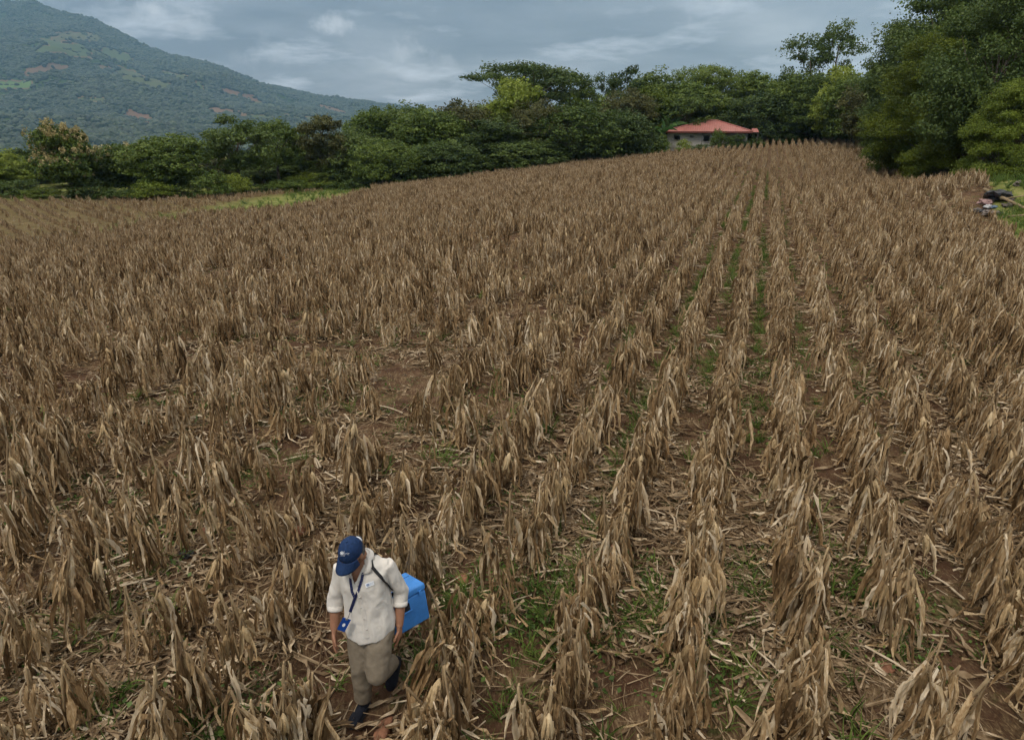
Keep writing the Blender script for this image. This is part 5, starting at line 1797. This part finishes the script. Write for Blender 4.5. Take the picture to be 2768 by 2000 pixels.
BVS = []
def cast_setup(*mes):
    t = []
    for me in mes:
        t.append(BVHTree.FromPolygons([v.co[:] for v in me.vertices], [list(p.vertices) for p in me.polygons]))
    return t
def castpix(trees, px, py, off=.004, default_y=3.9):
    d = Vector(at(px, py, 1.0) - np.array([0, 0, CAM_H])).normalized()
    o = Vector((0, 0, CAM_H))
    best = None
    for t in trees:
        hit = t.ray_cast(o, d)
        if hit[0] is not None and (best is None or hit[3] < best):
            best = hit[3]
    if best is None:
        p = at(px, py, default_y)
        return np.array(p)
    return np.array(o + d * (best - off))

S_T = cast_setup(shirt)
S_ALL = cast_setup(shirt, trousers)

def ribbon(pts, width, thick, name, mat, face=None):
    """flat band through points, broad side towards the viewer side of the body"""
    P = np.array(pts)
    T = np.gradient(P, axis=0); T /= np.linalg.norm(T, axis=1)[:, None]
    V, F_ = [], []
    n = len(P)
    for i in range(n):
        f = np.array([0, 0, CAM_H]) - P[i] if face is None else np.array(face[i])
        f = f - T[i] * np.dot(f, T[i]); f /= np.linalg.norm(f)
        s = np.cross(T[i], f)
        for a, b in ((-1, -1), (1, -1), (1, 1), (-1, 1)):
            V.append(P[i] + s * a * width / 2 + f * b * thick / 2)
    for i in range(n - 1):
        for j in range(4):
            k = (j + 1) % 4
            F_.append((i * 4 + j, i * 4 + k, i * 4 + 4 + k, i * 4 + 4 + j))
    F_ += [(3, 2, 1, 0), tuple(4 * n - 4 + j for j in range(4))]
    return make_mesh(name, V, F_, mat)

def c1p(x, y):
    """crop coordinates of the study picture of the woman to photo pixels"""
    return 820 + x / 2.731, 1400 + y / 2.731

def dense(pts, n):
    pts = np.array(pts, float)
    t = np.linspace(0, len(pts) - 1, n)
    i = np.minimum(t.astype(int), len(pts) - 2)
    f = (t - i)[:, None]
    return pts[i] * (1 - f) + pts[i + 1] * f

# clothing details in world space first, then as her children
sh_o = pchild('shirt', shirt.copy())
tr_o = pchild('trousers', trousers.copy())
pl = ribbon([castpix(S_T, *p, .0025) for p in dense([c1p(392, 470), c1p(415, 580), c1p(445, 700), c1p(468, 800), c1p(474, 885)], 26)], .022, .007, 'placket', M['shirt'])
pchild('placket', pl, sh_o)
for p in (c1p(399, 500), c1p(418, 585), c1p(428, 663), c1p(449, 745), c1p(468, 822)):
    q = castpix(S_T, *p, .006)
    V, F_ = ball(q, .0065, .0065, .0065, 6)
    pchild('button', make_mesh('button', V, F_, simple_mat('shirt_button', (.45, .42, .38), .4), None, True), sh_o)
# collar: a folded band round the neck with two points
for s in (-1, 1):
    a = np.linspace(.75, PI, 12)
    V, F_ = [], []
    cn = np.array([-1.036, 4.036, 1.283 + GZ])
    for t in a:
        k = max(0, 1 - (t - .75) / .55)
        dirv = FW * math.cos(t) + LT * s * math.sin(t)
        inn = cn + dirv * np.array([.060]) + np.array([0, 0, .012 - .020 * k])
        out_ = cn + dirv * (.093 + .020 * k) + np.array([0, 0, -.030 - .042 * k]) 
        V += [inn, inn * .45 + out_ * .55 + dirv * .008 + np.array([0, 0, .010]), out_]
    for i in range(len(a) - 1):
        for j in (0, 1):
            F_.append((3 * i + j, 3 * i + j + 1, 3 * i + j + 4, 3 * i + j + 3) if s > 0 else (3 * i + j, 3 * i + j + 3, 3 * i + j + 4, 3 * i + j + 1))
    co_ = pchild('collar', make_mesh('collar', V, F_, M['shirt'], None, True), sh_o)
    so_ = co_.modifiers.new('thick', 'SOLIDIFY'); so_.thickness = .004; so_.offset = 0
for inner, outer in (([(986, 1496), (981, 1520), (974, 1543), (969, 1552)], [(1003, 1506), (1005, 1526), (1003, 1548), (990, 1551)]), ([(938, 1530), (948, 1546), (957, 1561), (964, 1571)], [(920, 1538), (923, 1551), (940, 1556), (953, 1566)])):
    V, F_ = [], []
    for (a0, b0) in zip(dense(inner, 9), dense(outer, 9)):
        V += [castpix(S_T, *a0, .006), castpix(S_T, *((a0 + b0) / 2), .013), castpix(S_T, *b0, .009)]
    for i in range(8):
        for j in (0, 1):
            F_.append((3 * i + j, 3 * i + j + 1, 3 * i + j + 4, 3 * i + j + 3))
    co_ = pchild('collar_flap', make_mesh('collar_flap', V, F_, M['shirt'], None, True), sh_o)
    so_ = co_.modifiers.new('thick', 'SOLIDIFY'); so_.thickness = .005; so_.offset = 0
# shirt hem and cuffs
for e, w in (('elR', 'wrR'), ('elL', 'wrL')):
    cuff = J[e] + (J[w] - J[e]) * .42
    dd = (J[w] - J[e]) / np.linalg.norm(J[w] - J[e])
    V, F_ = tube_geo([cuff - dd * .030, cuff - dd * .004, cuff + dd * .004], [.0535, .0535, .0515], 20)
    pchild('cuff', make_mesh('cuff', V, F_, M['shirt'], None, True), sh_o)
# name tag
q = [castpix(S_T, *c1p(*c), .006) for c in ((455, 485), (518, 460), (525, 492), (462, 515))]
nv = np.cross(q[1] - q[0], q[3] - q[0]); nv /= np.linalg.norm(nv)
if np.dot(nv, np.array([0, 0, CAM_H]) - q[0]) < 0: nv = -nv
tagV = q + [p - nv * .003 for p in q]
nt_ = pchild('name_tag', make_mesh('name_tag', tagV, [(0, 1, 2, 3), (7, 6, 5, 4), (0, 4, 5, 1), (1, 5, 6, 2), (2, 6, 7, 3), (3, 7, 4, 0)], simple_mat('white_card', (.78, .80, .83), .5, .4, .02)), sh_o)
M['bprint'] = simple_mat('blue_print', (.10, .17, .36), .6, .3, .05)
def on_tag(u, v):
    return q[0] + (q[1] - q[0]) * u + (q[3] - q[0]) * v + nv * .0008
def disc_on(fn, cu, cv, ru, rv, r0=0.0, n=20):
    V, F_ = [], []
    for i in range(n):
        a = 2 * PI * i / n
        V += [fn(cu + ru * r0 * math.cos(a), cv + rv * r0 * math.sin(a)), fn(cu + ru * math.cos(a), cv + rv * math.sin(a))]
    for i in range(n):
        k = (i + 1) % n
        F_.append((2 * i, 2 * i + 1, 2 * k + 1, 2 * k))
    return V, F_
def text_geo(s, size, fn):
    """lettering from the built-in font, laid on a surface by fn(x, y)"""
    cu = bpy.data.curves.new('t', 'FONT')
    cu.body = s; cu.size = size; cu.resolution_u = 2
    o = bpy.data.objects.new('t', cu); COL.objects.link(o)
    dg = bpy.context.evaluated_depsgraph_get()
    me = bpy.data.meshes.new_from_object(o.evaluated_get(dg))
    V = [fn(v.co.x, v.co.y) for v in me.vertices]
    F_ = [tuple(p.vertices) for p in me.polygons]
    bpy.data.objects.remove(o)
    return V, F_
mb = MB()
mb.add(*disc_on(on_tag, .26, .50, .15, .30, .62)); mb.add(*disc_on(on_tag, .26, .50, .06, .12))
mb.add(*text_geo('MINISTERIO', .090, lambda x, y: on_tag(.45 + x, .50 - y * 2.1))); mb.add(*text_geo('DE SALUD', .090, lambda x, y: on_tag(.45 + x, .76 - y * 2.1)))
mb.add(*[[on_tag(.425, .2), on_tag(.437, .2), on_tag(.437, .82), on_tag(.425, .82)], [(0, 1, 2, 3)]])
pchild('tag_print', mb.mesh('tag_print', M['bprint']), nt_)

# shoes
shR = shoe_geo((-1.072, 4.005, .004 + GZ), (-1.150, 3.775, .004 + GZ), (0, 0, 1))
shL = shoe_geo((-.872, 4.235, .235 + GZ), (-.925, 4.115, .030 + GZ), (-.05, -.8, .55))
for i, (P, so_) in enumerate((shR, shL)):
    o = pchild('shoe', remesh(P, .0055, 4, 'shoe'))
    o.data.materials.append(M['shoe'])
    pchild('sole', make_mesh('sole', so_[0], so_[1], M['sole'], None, True), o)

# cap: crown, band, brim, button, emblem
def build_cap():
    V, F_ = [], []
    n, m = 32, 12
    for i in range(m + 1):
        t = i / m
        th = t * R(97)
        for j in range(n):
            ph = 2 * PI * j / n
            rx, ry, rz = .0765, .094, .100
            k = 1 + .012 * math.cos(ph * 6) * math.sin(th)
            V.append(hp(math.sin(th) * math.cos(ph) * rx * k, math.sin(th) * math.sin(ph) * ry * k - .004, .012 + math.cos(th) * rz - (.010 * (1 + math.sin(ph)) * 0)))
    for i in range(m):
        for j in range(n):
            k = (j + 1) % n
            F_.append((i * n + j, (i + 1) * n + j, (i + 1) * n + k, i * n + k))
    return make_mesh('cap', V, F_, M['navy'], None, True)
capm = build_cap()
def build_brim():
    V, F_ = [], []
    na, nr = 25, 7
    for i in range(na):
        a = R(20) + (PI - R(40)) * i / (na - 1)
        for k in range(nr):
            t = k / (nr - 1)
            x0, y0 = .0778 * math.cos(a), .095 * math.sin(a) - .004
            ext = .068 * math.sin((a - R(20)) / (PI - R(40)) * PI) ** .55
            x = x0 * (1 + .05 * t)
            y = y0 + ext * t
            z = .004 - .052 * t - 2.3 * x * x * (.4 + .6 * t)
            V.append(hp(x, y, z))
    for i in range(na - 1):
        for k in range(nr - 1):
            F_.append((i * nr + k, (i + 1) * nr + k, (i + 1) * nr + k + 1, i * nr + k + 1))
    return make_mesh('brim', V, F_, M['navy'], None, True)
brm = build_brim()
C_T = cast_setup(capm)
emb = MB()
def on_cap(x, y):
    return castpix(C_T, *c1p(x, y), .0022, 3.87)
emb.add(*disc_on(on_cap, 284, 258, 13, 13, .72)); emb.add(*disc_on(on_cap, 284, 258, 6.5, 6.5))
for a in range(8):
    t = a * PI / 4
    emb.add([on_cap(284 + 7 * math.cos(t), 258 + 7 * math.sin(t)), on_cap(284 + 10 * math.cos(t + .2), 258 + 10 * math.sin(t + .2)), on_cap(284 + 10 * math.cos(t - .2), 258 + 10 * math.sin(t - .2))], [(0, 1, 2)])
sl = -.13
emb.add(*text_geo('GOBIERNO', 5.6, lambda x, y: on_cap(270 + x, 279 - y + sl * 0)))
emb.add([on_cap(299.5, 242), on_cap(301.5, 242), on_cap(301.5, 284), on_cap(299.5, 284)], [(0, 1, 2, 3)])
emb.add(*text_geo('MINISTERIO', 7.2, lambda x, y: on_cap(304 + x, 263 - y - x * .06)))
emb.add(*text_geo('DE SALUD', 7.2, lambda x, y: on_cap(304 + x, 271 - y - x * .06)))
btn = make_mesh('cap_button', *ball(hp(0, -.004, .113), .008, .008, .005, 6), M['navy'], None, True)
cap_o = pchild('cap', capm)
b_o = pchild('brim', brm, cap_o)
sm_ = b_o.modifiers.new('thick', 'SOLIDIFY'); sm_.thickness = .004
pchild('emblem', emb.mesh('emblem', M['print']), cap_o)
pchild('cap_button', btn, cap_o)
# hair: short sides under the cap and a tied tail behind
rh = np.random.default_rng(3)
hb = [ball(hp(0, -.028, -.022), .074, .075, .076, 12, HM), ball(hp(.012, -.100, -.020), .028, .030, .030, 10, HM), tube_geo([hp(.015, -.105, -.015), hp(.035, -.125, -.050), hp(.046, -.122, -.095)], [.024, .021, .009], 10)]
hair = remesh(hb, .006, 3, 'hair')
wrinkle(hair, .005, 60.0, 5, (1, 1, .3))
hair.materials.append(M['hair'])
pchild('hair', hair)
pchild('hair_tie', make_mesh('hair_tie', *tube_geo([hp(.010, -.092, -.008), hp(.012, -.104, -.010)], [.030, .030], 14), M['print'], None, True))
# eyes and brows under the brim
for s in (-1, 1):
    pchild('eye', make_mesh('eye', *ball(hp(s * .028, .076, -.004), .011, .008, .007, 8, HM), simple_mat('dark_eye', (.03, .02, .015), .2), None, True))
pchild('lip', make_mesh('lip', *ball(hp(0, .0935, -.0745), .019, .006, .0055, 8, HM), simple_mat('lip_colour', (.26, .09, .07), .5), None, True))

# ------------------------------------------------------------------ lanyard with its card
lan = empty('lanyard', tuple(castpix(S_T, *c1p(380, 590), .006)))
tag(lan, 'navy lanyard with a blue identity card hanging round the woman\'s neck', 'lanyard')
lorg = np.array(lan.location)
def lchild(name, me):
    me.transform(Matrix.Translation(-Vector(lorg)))
    return obj(name, me, lan)
M['lany'] = simple_mat('navy_ribbon', (.016, .020, .075), .7, .3, .1)
for pts in ([(346, 440), (350, 480), (358, 540), (380, 590)], [(441, 402), (430, 455), (408, 530), (380, 592)]):
    lchild('strap', ribbon([castpix(S_T, *c1p(*p), .006) for p in dense(pts, 16)], .017, .0025, 'strap', M['lany']))
lchild('strap', ribbon([castpix(S_T, *c1p(*p), .007) for p in dense([(380, 590), (365, 635), (346, 692)], 9)], .021, .003, 'strap', M['lany']))
mb = MB()
for pts in ([(347, 455), (356, 530), (376, 582)], [(438, 425), (424, 490), (400, 555)]):
    for p in dense(pts, 8):
        cpt = castpix(S_T, *c1p(*p), .0085)
        mb.add(*ball(cpt, .0026, .0026, .0026, 4))
lchild('strap_print', mb.mesh('strap_print', simple_mat('grey_print', (.12, .14, .24), .7)))['kind'] = 'stuff'
cc = [at(*c1p(*p), 3.845) for p in ((292, 733), (351, 752), (303, 841), (248, 820))]
cnv = np.cross(cc[1] - cc[0], cc[3] - cc[0]); cnv /= np.linalg.norm(cnv)
if np.dot(cnv, np.array([0, 0, CAM_H]) - cc[0]) < 0: cnv = -cnv
cb = [p - cnv * .004 for p in cc]
lchild('identity_card', make_mesh('identity_card', cc + cb, [(0, 1, 2, 3), (7, 6, 5, 4), (0, 4, 5, 1), (1, 5, 6, 2), (2, 6, 7, 3), (3, 7, 4, 0)], simple_mat('blue_card', (.008, .055, .27), .45, .4, .05)))
on_c = lambda u, v: cc[0] + (cc[1] - cc[0]) * u + (cc[3] - cc[0]) * v + cnv * .001
mb = MB(); mb.add(*disc_on(on_c, .5, .52, .17, .15)); lchild('card_emblem', mb.mesh('card_emblem', M['print']))
e0 = castpix(S_T, *c1p(346, 690), .008)
mb = MB(); mb.tube([e0, (e0 + on_c(.5, .02)) / 2 + np.array([0, 0, -.012]), on_c(.5, .03)], .0022, 6); lchild('card_cord', mb.mesh('card_cord', M['black']))
mb = MB(); mb.box(on_c(.5, .03), (.008, .003, .006)); lchild('clip', mb.mesh('clip', simple_mat('bright_metal', (.6, .6, .6), .3, .5, .05, metallic=.9)))

# ------------------------------------------------------------------ blue cool box on a shoulder strap
BX_B = np.array([-.76, -.65, -.06]); BX_B /= np.linalg.norm(BX_B)
BX_U = np.array([-.27, .04, 1.0]); BX_U -= BX_B * np.dot(BX_U, BX_B); BX_U /= np.linalg.norm(BX_U)
BX_A = np.cross(BX_B, BX_U)
if BX_A[1] < 0: BX_A = -BX_A
LB, LA, LH = .32, .28, .30
corner = at(1147, 1574, 4.38)
bc = corner + BX_B * LB / 2 + BX_A * LA / 2 - BX_U * LH / 2
box = empty('cool_box', tuple(bc - BX_U * LH / 2))
tag(box, 'bright blue insulated cool box slung at the woman\'s hip on a black strap', 'cool box')
borg = np.array(box.location)
M['blue'] = simple_mat('blue_plastic_shell', (.050, .215, .57), .55, .35, .10, 9.0, .15, 220.0)
BMx = np.stack([BX_B, BX_A, BX_U], 1)
def rounded(c, half, rad, mat, name, taper=1.0):
    bm = bmesh.new()
    bmesh.ops.create_cube(bm, size=2.0)
    for v in bm.verts:
        k = taper if v.co.z < 0 else 1.0
        v.co = Vector((v.co.x * half[0] * k, v.co.y * half[1] * k, v.co.z * half[2]))
    bmesh.ops.bevel(bm, geom=list(bm.edges), offset=rad, segments=4, profile=.5, affect='EDGES')
    for v in bm.verts:
        v.co = Vector(np.array(c) + BMx @ np.array(v.co) - borg)
    if np.linalg.det(BMx) < 0:
        bmesh.ops.reverse_faces(bm, faces=bm.faces)
    me = bpy.data.meshes.new(name)
    bm.to_mesh(me); bm.free()
    me.materials.append(mat)
    me.polygons.foreach_set('use_smooth', np.ones(len(me.polygons), bool))
    o = obj(name, me, box)
    return o
hl = .058
rounded(bc - BX_U * hl / 2, (LB / 2 - .004, LA / 2 - .004, (LH - hl) / 2), .012, M['blue'], 'body', .95)
lid = rounded(bc + BX_U * (LH - hl) / 2 + BX_U * .002, (LB / 2 + .002, LA / 2 + .002, hl / 2), .018, M['blue'], 'lid')
hi = rounded(bc + BX_U * (LH / 2 + .0025) + BX_A * .055, (LB / 2 - .02, .003, .0016), .0010, simple_mat('lid_seam', (.012, .055, .2), .7), 'lid_seam')
la_ = MB()
for sx in (-1, 1):
    la_.add([p_ - borg for p_ in [bc - BX_A * (LA / 2 + .004 * sy) + BX_B * (sx * .105 + .012 * sb) + BX_U * ((LH / 2 - hl) + .020 * su) for sb in (-1, 1) for su in (-1, 1) for sy in (.2, 2.2)]], [(0, 1, 3, 2), (4, 6, 7, 5), (0, 4, 5, 1), (2, 3, 7, 6), (0, 2, 6, 4), (1, 5, 7, 3)])
    la_.build('latch', M['blue'], box); la_ = MB()
mb = MB()
fr = bc - BX_A * (LA / 2 + .002)
hc = fr + BX_U * .035 + BX_B * .045
mb.add([p - borg for p in [hc + BX_B * sx * .045 + BX_U * sz * .030 - BX_A * .0035 * sy for sx in (-1, 1) for sz in (-1, 1) for sy in (0, 1)]], [(0, 1, 3, 2), (4, 6, 7, 5), (0, 4, 5, 1), (2, 3, 7, 6), (0, 2, 6, 4), (1, 5, 7, 3)])
hs = mb.build('handle_recess', M['black'], box)
mb = MB()
mb.tube([hc + BX_B * .058 - BX_A * .004 - BX_U * .034 - borg, hc - BX_B * .058 - BX_A * .004 - BX_U * .034 - borg], .007, 8)
mb.build('handle_rib', M['blue'], box, True)
# strap: from the box up behind her, over the shoulder, down the chest side and under the arm back to the box
front = [castpix(S_ALL, *c1p(*p), .006) for p in dense([(508, 283), (498, 312), (508, 360), (545, 405), (600, 462), (652, 522)], 20)]
top_sh = front[0]
b1 = bc + BX_B * (LB / 2 + .004) + BX_U * .06
b2 = bc - BX_B * (LB / 2 + .004) + BX_U * .06
up_ = [top_sh + np.array([.005, .035, .004]), top_sh + np.array([.012, .075, -.035]), np.array([top_sh[0] + .03, 4.195, 1.08 + GZ]), np.array([top_sh[0] + .07, 4.24, .95 + GZ]), b2 * .5 + b1 * .5 + BX_A * .02 + BX_U * .10]
path = dense(up_[::-1], 14)
path2 = np.array(front)
end = [front[-1] + np.array([.02, .05, -.03]), front[-1] + np.array([.035, .12, -.07]), b1]
mid_c = np.array([-1.03, 4.05, 1.05 + GZ])
allp = np.vstack([path, path2, dense(end, 6)])
face = [p - np.array([mid_c[0], mid_c[1], p[2] - .25]) for p in allp]
me = ribbon(allp, .024, .004, 'strap', M['black'], face)
me.transform(Matrix.Translation(-Vector(borg)))
obj('strap', me, box)

# ------------------------------------------------------------------ haze
def build_haze():
    mb = MB()
    mb.box((-1150, 150, 485), (6050, 4900, 535))
    me = mb.mesh('haze', None)
    m, nt, out = new_mat('haze_air')
    v = nt.nodes.new('ShaderNodeVolumePrincipled')
    v.inputs['Color'].default_value = (0.40, 0.70, 1.0, 1)
    v.inputs['Density'].default_value = HAZE_D
    v.inputs['Anisotropy'].default_value = 0.0
    nt.links.new(v.outputs[0], out.inputs['Volume'])
    me.materials.append(m)
    tag(obj('haze', me), 'thin grey blue haze over the far mountain', 'haze', kind='stuff')
HAZE_D = 0.00011
build_haze()
